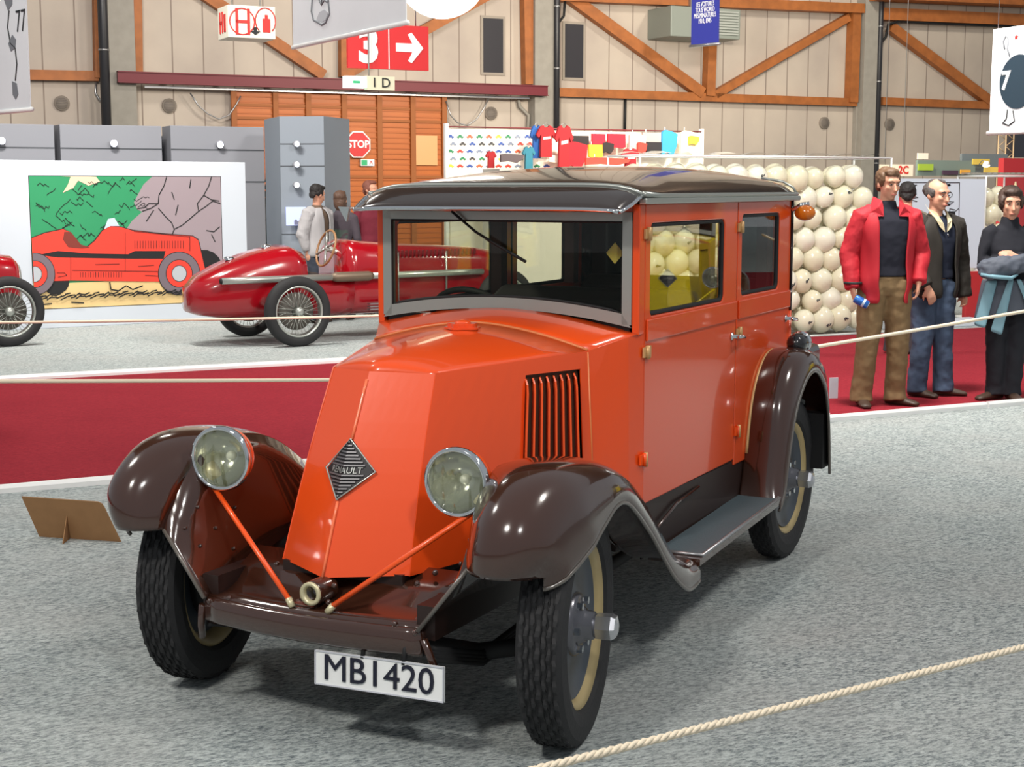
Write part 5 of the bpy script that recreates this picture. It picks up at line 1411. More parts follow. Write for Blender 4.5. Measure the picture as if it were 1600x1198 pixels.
for r in range(5):
    for c in range(11):
        px = 704 + c * 15 + (r % 2) * 4; py = 213 + r * 11.5
        a, z = MP.at(px, py); x = a - o_
        col = carcol[g.randrange(len(carcol))]
        s_ = .058
        mb = MB().prism([(x + s_ * u, z + s_ * v) for u, v in ((-1, -.3), (1, -.3), (1.0, .0), (.5, .1), (.3, .45), (-.35, .45), (-.55, .1), (-1, 0))], -.006, -.002)
        for u in (-.55, .55): mb.prism([(x + s_ * (u + .22 * math.cos(k * PI / 4)), z + s_ * (-.32 + .22 * math.sin(k * PI / 4))) for k in range(8)], -.008, -.002)
        mb.build('car_picture', mat('pic_%d_%d_%d' % col, col, .6), stw)
mt_y = -.35
ctr = MB().bx((-w + .3, -1.3, 0), (w - .2, -.7, 1.95)); ctr.build('counter', mat('stand_counter', (196, 190, 182), .6), stw)
def garment(px, py, wpx, hpx, col, lab, y, kind='shirt', m2=None):
    a, z = MP.at(px, py, y); k = (MP.F @ Vector((a, y, z))).y / FPX
    W_, H_ = wpx * k, hpx * k
    if kind == 'shirt':
        pts = [(-.16, 0), (-.30, -.04), (-.5, -.30), (-.38, -.40), (-.27, -.26), (-.29, -1), (.29, -1), (.27, -.26), (.38, -.40), (.5, -.30), (.30, -.04), (.16, 0), (.08, -.06), (-.08, -.06)]
    elif kind == 'towel': pts = [(-.5, 0), (-.48, -.9), (-.3, -1), (0, -.94), (.3, -1), (.5, -.92), (.48, 0)]
    else: pts = [(-.5, -.1), (-.3, 0), (.1, -.05), (.5, -.15), (.45, -.6), (.2, -1), (-.15, -.85), (-.5, -.95)]
    m = mat('cloth_%d_%d_%d' % col, col, .8)
    o = MB().prism([(W_ * u, H_ * v) for u, v in pts], -.025, .025).build('hanging_' + ('t_shirt' if kind == 'shirt' else ('cloth' if kind == 'towel' else 'garment')), m, frame=MP.F @ Matrix.Translation((a, y, z)))
    if kind == 'shirt':
        zt_ = H_ 
        MB().tube([(-W_ * .2, 0, H_ - .01), (0, 0, H_ + .04), (W_ * .2, 0, H_ - .01)], .005, 5).build('hanger', M_['steel'], o)
        if m2: MB().prism([(-W_ * .18, H_ * .62), (W_ * .2, H_ * .66), (W_ * .2, H_ * .58), (-W_ * .18, H_ * .54)], -.029, -.026).build('chest_print', mat('print_white', (214, 196, 190), .7), o)
    else:
        MB().tube([(-W_ * .3, 0, H_ - .01), (-W_ * .3, 0, H_ + .05)], .006, 5).build('clip', M_['whitep'], o)
    return tag(o, lab, 'clothing', 'clothes hanging on the merchandise stand')
mred = (150, 22, 30)
garment(838, 196, 22, 50, (30, 80, 150), 'blue t-shirt partly behind the tall red t-shirts', -.40, 'shirt')
garment(853, 196, 34, 48, mred, 'left of the two tall dark red t-shirts', -.50, 'shirt', 1)
garment(881, 196, 32, 64, (158, 20, 30), 'right of the two tall dark red t-shirts', -.56, 'shirt', 1)
garment(767, 236, 18, 26, mred, 'small dark red t-shirt low on the left of the stand', -.45, 'shirt')
garment(826, 229, 22, 34, (40, 110, 130), 'teal t-shirt below the blue one', -.60, 'shirt')
garment(985, 232, 34, 36, (140, 20, 34), 'dark red t-shirt low above the end of the balloon case', -.60, 'shirt', 1)
garment(907, 212, 28, 16, (36, 32, 36), 'black cloth right of the tall red t-shirts', -.2, 'towel')
garment(898, 220, 44, 44, (214, 26, 40), 'bright red flag-like garment beside the tall red t-shirt', -.28, 'flag')
garment(935, 209, 24, 22, (222, 30, 52), 'bright red garment above the yellow one', -.2, 'towel')
garment(930, 226, 24, 20, (242, 200, 50), 'yellow garment on the stand', -.3, 'towel')
garment(950, 222, 20, 18, (40, 34, 36), 'black garment right of the yellow one', -.22, 'flag')
garment(963, 209, 32, 22, (216, 30, 50), 'bright red garment left of the pink-white one', -.2, 'towel')
garment(996, 208, 30, 30, (226, 176, 172), 'pink and white garment on the rail', -.24, 'flag')
garment(1003, 222, 16, 18, (222, 60, 50), 'small red scarf end on the pink garment', -.30, 'flag')
garment(1018, 207, 34, 20, (170, 156, 150), 'grey garment on the rail', -.2, 'towel')
garment(1022, 222, 30, 18, (34, 32, 36), 'black garment below the grey one', -.22, 'towel')
garment(1046, 203, 28, 40, (50, 140, 200), 'sky blue garment near the right end of the stand', -.24, 'flag')
garment(1078, 204, 34, 38, (250, 238, 196), 'pale yellow and white garment at the right end of the stand', -.24, 'flag')
garment(1084, 212, 18, 14, (224, 196, 60), 'small yellow garment at the right end of the stand', -.30, 'flag')
garment(862, 242, 50, 12, (252, 244, 226), 'folded white cloth below the tall red t-shirts', -.40, 'flag')
garment(950, 246, 80, 12, (206, 60, 48), 'row of folded red clothes along the counter', -.66, 'flag')
garment(800, 240, 40, 14, (84, 74, 78), 'dark folded garments on the left of the counter', -.62, 'flag')

# ------------------------------------------------------------ people
SKIN = mat('skin', (206, 150, 124), .55, noise_amt=.06, noise_scale=9)
def ell(mb, c, r, M=None): mb.ball(c, r, 20, 14, M)
def hand(mb, wrist, dirv, palmn, side, size=1., curl=.4, hold=0.):
    """palm + four fingers + thumb; dirv: pointing direction, palmn: palm normal, side: +1/-1 thumb side"""
    d = Vector(dirv).normalized(); n = Vector(palmn).normalized(); n = (n - d * n.dot(d)).normalized(); x = d.cross(n) * side
    w = Vector(wrist); s = size
    rings = []
    for t, hw, th in ((-.02, .026, .020), (.02, .034, .017), (.06, .040, .016), (.085, .038, .014)):
        c = w + d * t * s
        rings.append([c + x * (hw * s * math.cos(a)) + n * (th * s * math.sin(a)) for a in [2 * PI * k / 12 for k in range(12)]])
    mb.loft(rings)
    for k, (o, L) in enumerate(((.030, .070), (.011, .078), (-.009, .072), (-.028, .056))):
        p = w + d * .078 * s + x * o * s; pts = [p - d * .02 * s]; a = curl * .5
        q = p; pts.append(q)
        for seg, f in ((.45, 1.), (.32, 1.), (.23, .8)):
            dd = d * math.cos(a) + n * math.sin(a); q = q + dd * L * seg * s; pts.append(q); a += curl * f + .15 + .06 * k
        mb.tube(pts, [.0095 * s, .0095 * s, .009 * s, .0082 * s, .0068 * s], 8)
    p = w + d * .022 * s + x * .028 * s
    td = (d * .6 + x * .62 + n * (.30 + hold * .5)).normalized(); q1 = p + td * .034 * s; td2 = (d * .85 + x * .1 + n * (.45 + hold)).normalized(); q2 = q1 + td2 * .030 * s; q3 = q2 + td2 * .020 * s
    mb.tube([p - td * .015 * s, p, q1, q2, q3], [.013 * s, .0125 * s, .0105 * s, .0095 * s, .0075 * s], 8)
def foot(mb, ankle, fwd, L=.26, h=.075):
    f = Vector(fwd).normalized(); x = f.cross(Vector((0, 0, 1))); a = Vector(ankle); rings = []
    for t, hw, zz in ((-.075, .022, .055), (-.06, .034, .07), (-.01, .038, .085), (.05, .040, .075), (.11, .046, .055), (.16, .044, .042), (.185, .028, .03)):
        c = Vector((a.x, a.y, 0)) + f * t * L / .26
        rings.append([c + x * (hw * math.cos(q)) + Vector((0, 0, max(0.004, zz * .5 + zz * .5 * math.sin(q)))) for q in [2 * PI * k / 12 for k in range(12)]])
    mb.loft(rings)
def person(loc, rz, lab, P, group=None):
    """P: dict of joints and clothes. Local frame: faces -y, x to the viewer's right."""
    V = {k: Vector(v) for k, v in P['j'].items()}
    S = P.get('s', 1.); F0 = Matrix.Translation(loc) @ Matrix.Rotation(rz, 4, 'Z')
    vox = P.get('vox', .009)
    b = MB()
    ch, nk = V['chin'], V['neck']
    hm = Matrix.Translation(V['head']) @ Matrix.Rotation(P.get('turn', 0), 4, 'Z') @ Matrix.Rotation(P.get('nod', 0), 4, 'X')
    hs = P.get('hs', 1.)
    def hp(x, y, z): return (x * hs, y * hs, z * hs)
    def he(c, r): ell(b, hp(*c), hp(*r), hm)
    he((0, .012, .035), (.074, .094, .086)); he((0, -.022, -.028), (.060, .068, .078)); he((0, -.040, -.080), (.038, .038, .030)); he((0, -.058, -.094), (.022, .020, .018))
    he((0, -.072, .032), (.056, .020, .018)); he((.034, -.066, -.018), (.022, .022, .022)); he((-.034, -.066, -.018), (.022, .022, .022))
    he((0, -.096, -.022), (.011, .016, .024)); he((0, -.106, -.034), (.014, .014, .011)); he((0, -.090, .0), (.009, .012, .020))
    he((0, -.084, -.060), (.024, .012, .008)); he((0, -.083, -.069), (.021, .012, .007))
    for s in (-1, 1): he((s * .076, .010, -.005), (.010, .020, .030))
    b.tube([V['neck'] - Vector((0, 0, .05)), V['neck'], V['head'] - Vector((0, -.01, .03))], [.062, .055, .052], 14)
    def torso(mb, k, zlo=None, up=0.):
        pr = P['torso']; rings = []
        for (z, hw, hd, yo, xo) in pr:
            if zlo is not None and z < zlo: continue
            rings.append([(xo + (hw + k) * math.copysign(abs(math.cos(a)) ** .85, math.cos(a)), yo + (hd + k) * math.copysign(abs(math.sin(a)) ** .9, math.sin(a)), z) for a in [2 * PI * i / 24 for i in range(24)]])
        mb.loft(rings)
    torso(b, -.01)
    arms = {}
    for s, sh, el, wr in (('l', 'shl', 'ell', 'wrl'), ('r', 'shr', 'elr', 'wrr')):
        b.tube([V[sh] + (V['neck'] - V[sh]) * .3, V[sh], V[sh].lerp(V[el], .5), V[el], V[el].lerp(V[wr], .45), V[wr]], [.05, .055, .046, .038, .036, .024], 12)
        h = P['hand_' + s]; hand(b, V[wr], h[0], h[1], h[2], h[3] if len(h) > 3 else 1., h[4] if len(h) > 4 else .4)
    for s in 'lr':
        b.tube([V['hip' + s] + Vector((0, 0, .06)), V['hip' + s], V['kn' + s], V['kn' + s].lerp(V['an' + s], .35), V['an' + s]], [.085, .082, .052, .052, .036], 12)
    root = remesh(b, 'person', SKIN, vox, frame=F0)
    tag(root, lab, 'person', group)
    # shoes
    for s in 'lr':
        f = MB(); foot(f, V['an' + s], P.get('fd' + s, (0, -1, 0)), P.get('shoe', .27)); f.v = [Vector((p.x, p.y, p.z)) for p in f.v]
        remesh(f, 'shoe', P['shoe_m'], .009, root)
    # trousers
    t = MB(); w_ = P.get('leg_w', 1.)
    rings = []
    for (z, hw, hd, yo, xo) in [q for q in P['torso'] if q[0] < P['waist'] + .02]:
        rings.append([(xo + (hw + .006) * math.cos(a), yo + (hd + .006) * math.sin(a), z) for a in [2 * PI * i / 20 for i in range(20)]])
    t.loft(rings)
    for s in 'lr':
        hpv, kn, an = V['hip' + s], V['kn' + s], V['an' + s]
        pts = [hpv + Vector((0, 0, .05)), hpv, hpv.lerp(kn, .5), kn, kn.lerp(an, .5), an + Vector((0, 0, .03)), Vector((an.x, an.y - .01, .035))]
        t.tube(pts, [.095 * w_, .105 * w_, .092 * w_, .076 * w_, .072 * w_, .074 * w_, .080 * w_], 16)
    tr = remesh(t, 'trousers', P['trouser_m'], .011, root, smooth=1)
    tx_ = bpy.data.textures.get('fold') or bpy.data.textures.new('fold', 'CLOUDS'); tx_.noise_scale = .09
    def folds(o, st=.02):
        d = o.modifiers.new('folds', 'DISPLACE'); d.texture = tx_; d.strength = st; d.mid_level = .5
    folds(tr, .022)
    # jumper / shirt
    sw = MB(); torso(sw, .010, P.get('top_z', .95))
    for s, sh, el, wr in (('l', 'shl', 'ell', 'wrl'), ('r', 'shr', 'elr', 'wrr')):
        sw.tube([V[sh] + (V['neck'] - V[sh]) * .35, V[sh], V[sh].lerp(V[el], .5), V[el], V[el].lerp(V[wr], .5), V[wr] + (V[el] - V[wr]) * .06], [.058, .066, .058, .052, .046, .038], 14)
    if P.get('collar'): sw.tube([V['neck'] - Vector((0, 0, .06)), V['neck'] + Vector((0, -.002, P['collar']))], [.085, .064], 16)
    o = remesh(sw, P.get('top_name', 'jumper'), P['top_m'], .010, root, smooth=2); folds(o, .010)
    if P.get('jacket_m'):
        jm = P['jacket_m']; j = MB(); pr = [q for q in P['torso'] if q[0] >= P['jz'] - .08]; rows = []
        zs = [P['jz']] + [q[0] for q in pr if q[0] > P['jz'] + .02]
        for z in zs:
            hw = interp([(q[0], q[1]) for q in P['torso']], z); hd = interp([(q[0], q[2]) for q in P['torso']], z); yo = interp([(q[0], q[3]) for q in P['torso']], z); xo = interp([(q[0], q[4]) for q in P['torso']], z)
            k = .034 + .05 * max(0, 1.15 - z) * P.get('jflare', 1.)
            op = P['jopen'](z); row = []
            for i in range(37):
                a = -PI / 2 + op[0] + (2 * PI - op[0] - op[1]) * i / 36
                rip = .006 * math.sin(a * 7 + z * 9)
                row.append((xo + (hw + k + rip) * math.copysign(abs(math.cos(a)) ** .9, math.cos(a)), yo + (hd + k + rip) * math.copysign(abs(math.sin(a)) ** .9, math.sin(a)), z))
            rows.append(row)
        top = rows[-1]
        ns = V['neck']
        for kk, (f, zz) in enumerate(((.62, .02), (.40, .045), (.36, .09))):
            rows.append([(ns.x + (p[0] - ns.x) * f, ns.y + (p[1] - ns.y) * (f + .1), ns.z - .045 + zz) for p in top])
        j.grid(rows)
        jk = j.build('jacket', jm, root, solid=.012, subsurf=1); folds(jk, .014)
        sl = MB()
        for s, sh, el, wr in (('l', 'shl', 'ell', 'wrl'), ('r', 'shr', 'elr', 'wrr')):
            jw = P.get('jw', 1.)
            sl.tube([V[sh] + (V['neck'] - V[sh]) * .42 + Vector((0, 0, -.01)), V[sh], V[sh].lerp(V[el], .5), V[el], V[el].lerp(V[wr], .5), V[wr] + (V[el] - V[wr]) * P.get('cuff_' + s, .02)], [q * jw for q in (.070, .086, .078, .072, .064, .052)], 16)
        o = remesh(sl, 'sleeves', jm, .010, root, smooth=1); folds(o, .022)
    # hair
    h = MB(); hair = P['hair']
    for (c, r) in hair: ell(h, hp(*c), hp(*r), hm)
    hair_o = remesh(h, 'hair', P['hair_m'], .007, root)
    txh = bpy.data.textures.get('hairfold') or bpy.data.textures.new('hairfold', 'CLOUDS'); txh.noise_scale = .02
    d = hair_o.modifiers.new('strands', 'DISPLACE'); d.texture = txh; d.strength = .012
    if P.get('face', True):
        e = MB(); br = MB(); lp = MB(); wh = MB()
        for s in (-1, 1):
            wh.ball(hp(s * .031, -.0815, .008), hp(.0125, .008, .0052), 12, 8, hm)
            e.ball(hp(s * .031, -.087, .008), hp(.0065, .004, .0060), 10, 6, hm)
            br.tube([hm @ Vector(hp(s * .014, -.096, .027)), hm @ Vector(hp(s * .031, -.094, .033)), hm @ Vector(hp(s * .050, -.080, .028))], [.004, .005, .003], 6)
        wh.build('eye_white', mat('eye_white', (164, 146, 134), .5), root); e.build('iris', mat('eye_dark', (48, 38, 32), .3), root); br.build('eyebrow', P['hair_m'], root)
        lp.tube([hm @ Vector(hp(-.024, -.088, -.065)), hm @ Vector(hp(-.010, -.0965, -.0635)), hm @ Vector(hp(.010, -.0965, -.0635)), hm @ Vector(hp(.024, -.088, -.065))], [.003, .0055, .0055, .003], 6)
        lp.build('lips', mat('lips', (168, 96, 84), .5), root)
    return root, V, hm
TORSO = [(.86, .13, .10, 0, 0), (.92, .165, .115, 0, 0), (1.0, .165, .115, 0, 0), (1.08, .155, .11, 0, 0), (1.2, .165, .115, -.005, 0), (1.32, .185, .12, -.005, 0), (1.42, .19, .11, 0, 0), (1.48, .15, .085, .005, 0), (1.52, .08, .06, .01, 0)]
short_hair = [((0, .030, .055), (.082, .092, .078)), ((0, -.030, .098), (.062, .050, .030)), ((.062, .020, .02), (.022, .055, .045)), ((-.062, .020, .02), (.022, .055, .045)), ((0, .08, -.01), (.060, .030, .055))]
def std(H=1.8, **kw):
    k = H / 1.8
    P = dict(j=dict(head=(0, -.01, 1.690), chin=(0, -.05, 1.58), neck=(0, .005, 1.535), shl=(.185, 0, 1.445), shr=(-.185, 0, 1.445),
                    ell=(.25, .03, 1.16), wrl=(.245, -.05, .92), elr=(-.25, .03, 1.16), wrr=(-.245, -.05, .92),
                    hipl=(.09, 0, .92), hipr=(-.09, 0, .92), knl=(.10, -.01, .50), knr=(-.10, -.01, .50), anl=(.11, 0, .09), anr=(-.11, 0, .09)),
             torso=TORSO, hair=short_hair, waist=1.0,
             hand_l=((0, -.1, -1), (-1, -.2, 0), 1, 1, .45), hand_r=((0, -.1, -1), (1, -.2, 0), -1, 1, .45),
             shoe_m=mat('shoe_brown', (62, 44, 34), .5), jopen=lambda z: (.5, .5), jz=.8)
    j = kw.pop('j', {}); P['j'].update(j); P.update(kw)
    P['j'] = {a: tuple(x * k for x in b) for a, b in P['j'].items()}
    P['torso'] = [tuple(x * k for x in q) for q in P['torso']]
    P['waist'] *= k; P['jz'] *= k
    if 'top_z' in P: P['top_z'] *= k
    return P
# man in the red jacket
khaki = mat('khaki_cord', (122, 98, 66), .85, noise_amt=.12, noise_scale=30)
p1 = std(1.79, turn=rad(16), nod=rad(6), hair_m=mat('hair_brown', (98, 72, 50), .6),
         trouser_m=khaki, top_m=mat('navy_rollneck', (22, 24, 38), .9), collar=.035, top_z=.93, leg_w=1.14,
         jacket_m=mat('red_jacket', (176, 22, 38), .7), jz=.80, jflare=.9, jopen=lambda z: (.62, .42) if z < 1.42 else (.75, .6), jw=1.06,
         j=dict(elr=(-.275, .03, 1.17), wrr=(-.265, -.06, .90), ell=(.285, .04, 1.17), wrl=(.235, -.09, .94), anr=(-.15, .02, .09), anl=(.13, .06, .09), knr=(-.12, -.01, .5), knl=(.12, .01, .5)),
         hand_r=((.25, -.25, -.9), (.9, .2, .2), -1, 1.0, .75), hand_l=((-.1, .1, -1), (-.8, .3, 0), 1, .95, .5), cuff_r=.02, cuff_l=.06, fdl=(.75, -.66, 0), fdr=(-.05, -1, 0), top_name='rollneck_jumper')
p1['hair'] = short_hair + [((0, -.052, .082), (.056, .030, .028)), ((.07, .0, .045), (.016, .05, .05)), ((-.07, .0, .045), (.016, .05, .05))]
r1, V1, _ = person(floor_pt(1376, 634, .006), rad(4), 'person in a bright red jacket and khaki trousers holding a blue can', p1)
# collar of the red jacket
cm = MB()
for s in (-1, 1):
    cm = MB(); cm.loft([[(s * .06, -.085, 1.53), (s * .105, .03, 1.55), (s * .10, .04, 1.60), (s * .062, -.08, 1.565)], [(s * .055, -.115, 1.44), (s * .16, -.10, 1.44), (s * .165, -.06, 1.47), (s * .10, -.10, 1.52)]], smooth=False)
    cm.build('collar', MATS['red_jacket'], r1, bevel=.008)
MB().tube([V1['wrr'] + Vector((0, 0, .052)) + Vector((.060 * math.cos(a), .060 * math.sin(a), 0)) for a in [2 * PI * k / 16 for k in range(16)]], .011, 6, closed=True).build('cuff_strap', M_['black'], r1)
# blue can
cn = MB(); cdir = Vector((.86, -.16, -.48)).normalized()
cM = Matrix.Translation(r1.matrix_world @ (V1['wrr'] + Vector((.05, -.055, -.085)))) @ cdir.to_track_quat('Y', 'Z').to_matrix().to_4x4()
can = bpy.data.objects.new('drink_can', None); C.objects.link(can); can.matrix_world = cM; can.empty_display_size = .05; tag(can, 'blue drink can held by the person in the red jacket', 'can')
MB().lathe([(0, -.055), (.027, -.055), (.033, -.047), (.033, .050), (.028, .058), (.0, .056)], 24).build('body', mat('can_blue', (44, 100, 180), .3, metal=.4), can)
MB().lathe([(.0335, .010), (.0335, .028)], 24).build('pale_band', mat('can_band', (190, 205, 225), .4, metal=.3), can)
MB().lathe([(0, .0585), (.026, .0585), (.029, .054), (.029, .0595), (.027, .0605)], 24).build('lid', M_['steel'], can)
# balding man in dark jacket
denim = mat('denim', (62, 78, 102), .85, noise_amt=.35, noise_scale=7, col2=(44, 56, 76))
p2 = std(1.70, turn=rad(12), nod=rad(4), hair_m=mat('hair_greying', (70, 64, 62), .7), trouser_m=denim,
         top_m=mat('navy_vneck', (20, 28, 48), .9), top_z=.93, leg_w=1.08, hs=1.05,
         jacket_m=mat('dark_olive_jacket', (38, 33, 27), .75, noise_amt=.2, noise_scale=12), jz=.84, jflare=1.3, jopen=lambda z: (.50, .12) if z < 1.3 else (.55, .35), jw=1.12,
         j=dict(elr=(-.26, .02, 1.16), wrr=(-.17, -.16, .93), ell=(.285, .04, 1.15), wrl=(.30, -.02, .87), anr=(-.13, .0, .09), anl=(.11, -.03, .09), knr=(-.11, -.03, .5), knl=(.09, -.03, .5)),
         hand_r=((.35, -.15, -.9), (.3, .9, 0), -1, 1.0, .35), hand_l=((0, -.1, -1), (-1, -.2, 0), 1, .9, .6), cuff_r=.04, cuff_l=-.12, fdl=(.85, -.5, 0), fdr=(.35, -.94, 0), top_name='v_neck_jumper')
p2['hair'] = [((0, .055, .040), (.080, .066, .062)), ((.066, .015, .020), (.018, .052, .042)), ((-.066, .015, .020), (.018, .052, .042)), ((0, .045, .085), (.050, .05, .035)), ((0, -.02, .108), (.020, .045, .016))]
r2, V2, _ = person(floor_pt(1452, 618, .006), rad(20), 'balding person in an open dark jacket over a navy jumper, with blue jeans', p2)
k2 = 1.70 / 1.8
cm = MB()
for s in (-1, 1): cm.loft([[(s * .045 * k2, -.100, 1.50 * k2), (s * .085 * k2, -.045, 1.545 * k2), (s * .078, .0, 1.585 * k2), (s * .050, -.075, 1.555 * k2)], [(s * .006, -.140, 1.385 * k2), (s * .055 * k2, -.135, 1.43 * k2), (s * .075, -.11, 1.49 * k2), (s * .018, -.132, 1.46 * k2)]], smooth=False)
cm.build('shirt_collar', mat('beige_shirt', (190, 178, 146), .7), r2, bevel=.004)
MB().tube([(.010, -.146, 1.375 * k2), (.018, -.149, 1.355 * k2)], .004, 6).build('zip_pull', M_['steel'], r2)
# woman with folded arms
blackt = mat('black_trousers', (22, 24, 32), .85)
TW = [(.86, .12, .10, 0, 0), (.92, .165, .12, 0, 0), (1.0, .150, .11, 0, 0), (1.08, .132, .10, 0, 0), (1.2, .145, .115, -.012, 0), (1.30, .160, .125, -.018, 0), (1.40, .165, .10, 0, 0), (1.47, .135, .08, .005, 0), (1.52, .07, .06, .01, 0)]
p3 = std(1.63, turn=rad(-2), nod=rad(4), hair_m=mat('hair_dark_brown', (66, 48, 40), .6), trouser_m=blackt, torso=TW, hs=1.06,
         top_m=mat('black_fleece', (18, 20, 30), .9), collar=.045, top_z=.95, leg_w=1.0,
         j=dict(shl=(.165, 0, 1.44), shr=(-.165, 0, 1.44), elr=(-.23, -.04, 1.20), wrr=(.02, -.20, 1.19), ell=(.23, -.05, 1.19), wrl=(-.00, -.235, 1.25), anr=(-.06, .02, .09), anl=(.07, .0, .09), knr=(-.08, -.02, .5), knl=(.09, -.02, .5)),
         hand_r=((.95, -.1, .1), (0, .9, -.2), 1, .92, .35), hand_l=((-.80, -.05, .18), (0, .8, -.5), -1, .92, .35), fdr=(-.8, -.5, 0), fdl=(.1, -1, 0), top_name='fleece_top')
p3['hair'] = [((0, .026, .056), (.088, .100, .082)), ((0, -.045, .092), (.066, .046, .034)), ((.070, -.005, .02), (.022, .055, .055)), ((-.070, -.005, .02), (.022, .055, .055)), ((0, .09, -.01), (.062, .036, .07))]
r3, V3, _ = person(floor_pt(1566, 624, .006), rad(-4), 'dark-haired person with folded arms in a black top and trousers at the right edge', p3)
# jacket over the folded arms, hanging in front
k3 = 1.63 / 1.8
jg = mat('grey_jacket', (74, 80, 92), .7); jb = mat('pale_blue_lining', (112, 150, 164), .6)
J = MB(); g = random.Random(5)
J.ball((-.12, -.235, 1.055), (.17, .085, .085), 24, 14, Matrix.Translation((0, 0, 0)) @ Matrix.Rotation(rad(0), 4, 'Y'))
J.ball((.05, -.22, 1.08), (.14, .075, .07), 20, 12); J.ball((-.17, -.24, 1.01), (.11, .07, .05), 20, 12)
ja = remesh(J, 'held_jacket', jg, .012, None, frame=r3.matrix_world.copy()); tag(ja, 'grey jacket with pale blue lining draped over the dark-haired person\'s arms and waist', 'jacket')
dx = ja.modifiers.new('folds', 'DISPLACE'); dx.texture = bpy.data.textures['fold']; dx.strength = .05
def drape(pts_top, pts_bot, m, name, y0=-.17, n=9):
    rows = []
    for i in range(n):
        t = i / (n - 1); rows.append([])
        for a, b in ((lerp(k, k + 1, 0), None) for k in range(0)): pass
        L = len(pts_top)
        for q in range(4 * (L - 1) + 1):
            f = q / 4; i0 = min(int(f), L - 2); u = f - i0
            xt = lerp(pts_top[i0][0], pts_top[i0 + 1][0], u); zt = lerp(pts_top[i0][1], pts_top[i0 + 1][1], u)
            xb_ = lerp(pts_bot[i0][0], pts_bot[i0 + 1][0], u); zb_ = lerp(pts_bot[i0][1], pts_bot[i0 + 1][1], u)
            x = lerp(xt, xb_, t); z = lerp(zt, zb_, t)
            cur = -.155 * math.sqrt(max(0, 1 - (x / .30) ** 2)) if abs(x) < .3 else 0
            rows[-1].append((x, cur + (y0 + .155) + .012 * math.sin(x * 45 + t * 2) - .02 * t, z))
    return MB().grid(rows).build(name, m, ja, solid=.010, subsurf=1)
drape([(-.22, .96), (-.08, .95), (.08, .95), (.22, .96)], [(-.27, .62), (-.14, .66), (.12, .70), (.27, .62)], jg, 'body')
for a, b in ((((-.20, .945), (-.12, .95)), ((-.27, .60), (-.20, .58))), (((-.045, .96), (-.005, .96)), ((-.16, .56), (-.08, .53))), (((.02, .96), (.055, .96)), ((.12, .70), (.18, .66))), (((.20, .95), (.235, .94)), ((.22, .62), (.26, .64)))):
    drape(a, b, jb, 'lining_strip', -.195)
MB().tube([(-.27, -.27, 1.0), (-.18, -.315, .985), (-.05, -.305, .975), (.0, -.28, 1.0)], [.012, .016, .016, .01], 8).build('lining_strip', jb, ja)
cn2 = MB().lathe([(0, -.04), (.028, -.04), (.030, .05), (0, .05)], 20); 
cm_ = r3.matrix_world @ Matrix.Translation(V3['wrl'] + Vector((.085, -.085, .085))) @ Matrix.Rotation(rad(60), 4, 'X')
c2 = cn2.build('drink_can', mat('can_blue', (44, 100, 180)), frame=cm_); tag(c2, 'small blue can beside the folded arms of the dark-haired person', 'can')

# visitors further away
dark = mat('dark_cloth', (50, 46, 52), .85); greyj = mat('light_grey_jacket', (166, 164, 166), .8)
q1 = std(1.68, vox=.014, turn=rad(75), nod=rad(14), face=False, hair_m=mat('hair_black', (26, 22, 22), .7), trouser_m=mat('dark_jeans', (44, 50, 62), .85), top_m=mat('brown_hood', (96, 78, 64), .9), collar=.02, top_z=.95,
         jacket_m=greyj, jz=.88, jopen=lambda z: (.2, .2), jw=1.1,
         j=dict(elr=(-.25, .06, 1.17), wrr=(-.20, .02, .96), knr=(-.10, -.04, .5), knl=(.12, -.06, .5), anl=(.13, .10, .09)), hand_r=((0, -.1, -1), (1, 0, 0), -1, 1, .4))
d1 = dpt(497, 400, 18.5); d1.z = 0
person(d1, rad(60), 'black-haired person in a light grey jacket walking right beside the grey tower', q1)
q2 = std(1.60, vox=.014, turn=0, face=False, hair_m=mat('hair_long_brown', (84, 60, 46), .6), trouser_m=dark, top_m=mat('grey_hoodie', (66, 58, 66), .85), collar=.02, top_z=.90)
q2['hair'] = short_hair + [((0, .045, -.02), (.078, .07, .11)), ((.04, .0, -.04), (.04, .05, .08)), ((-.04, .0, -.04), (.04, .05, .08))]
d2 = dpt(533, 400, 18.9); d2.z = 0
person(d2, rad(170), 'brown-haired person in a dark grey top seen from behind, beside the one in light grey', q2)
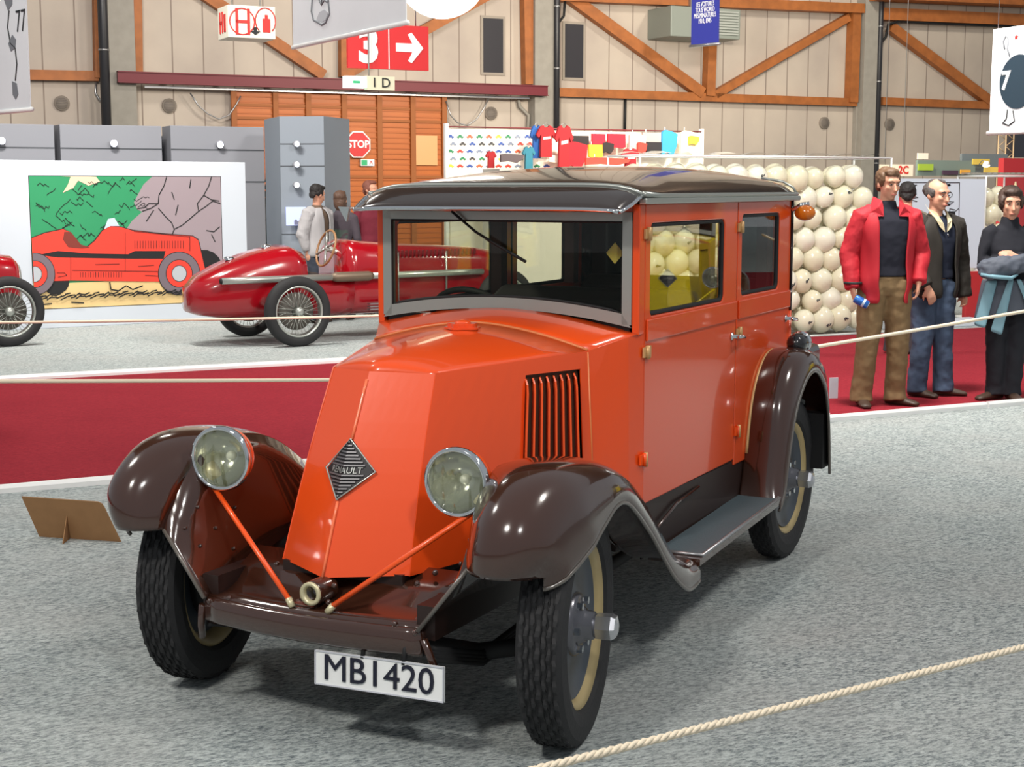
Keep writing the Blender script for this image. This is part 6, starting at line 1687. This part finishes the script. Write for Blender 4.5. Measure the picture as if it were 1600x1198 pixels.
q3 = std(1.74, vox=.014, turn=rad(20), face=False, hair_m=mat('hair_auburn', (120, 70, 56), .7), trouser_m=dark, top_m=mat('maroon_top', (110, 26, 44), .85), collar=.02, top_z=.92,
         j=dict(ell=(.24, -.08, 1.20), wrl=(.14, -.26, 1.10)), hand_l=((-.2, -.9, .1), (-.8, 0, -.3), 1, 1, .3))
d3 = dpt(580, 400, 19.8); d3.z = 0
r6, V6, _ = person(d3, rad(40), 'person in a maroon top in front of the orange gate, partly behind the orange car', q3)
MB().loft([[(.16, -.10, 1.36), (.24, -.06, 1.34), (.26, .02, 1.30), (.18, .04, 1.3)], [(.02, -.28, 1.02), (.10, -.32, 1.00), (.16, -.26, .94), (.08, -.22, .95)]]).build('white_scarf', mat('scarf_white', (214, 206, 206), .8), r6)
q4 = std(1.70, vox=.014, turn=0, face=False, hair_m=mat('hair_black', (26, 22, 22)), trouser_m=dark, top_m=mat('khaki_coat', (112, 104, 90), .85), collar=.02, top_z=.80)
d4 = dpt(1414, 400, 14.9); d4.z = 0
person(d4, rad(170), 'dark-haired person in a khaki coat seen from behind between the two men', q4)
q5 = std(1.56, vox=.014, turn=0, face=True, hair_m=mat('hair_fair', (140, 104, 74), .7), trouser_m=dark, top_m=mat('pale_top', (150, 150, 160), .85), collar=.02, top_z=.92)
d5 = dpt(966, 400, 13.4); d5.z = 0
person(d5, rad(-20), 'fair-haired person seen through the windscreen behind the orange car', q5)

# ------------------------------------------------------------ the yellow saloon standing to the right, seen mirrored in the orange car's side windows
yel = copy_tree(car)
yel.name = 'vintage_car'
tag(yel, 'yellow vintage saloon car, seen only mirrored in the side windows of the orange car', 'car')
hd = Vector((-.76, -.65, 0)).normalized()
yel.rotation_euler = (0, 0, math.atan2(hd.y, hd.x)); yel.location = (7.3, 11.55, 0)
YM = {}
def repaint(o):
    for ch in list(o.children): repaint(ch)
    if o.type == 'MESH':
        m = o.data.materials[0] if o.data.materials else None
        if m and m.name in ('orange_paint', 'orange_edge_paint', 'spine_bead_paint'):
            if m.name not in YM:
                y = m.copy(); y.name = m.name.replace('orange', 'yellow'); y.node_tree.nodes['Principled BSDF'].inputs['Base Color'].default_value = (*lin((214, 190, 20)), 1); YM[m.name] = y
            o.material_slots[0].link = 'OBJECT'; o.material_slots[0].material = YM[m.name]
repaint(yel)
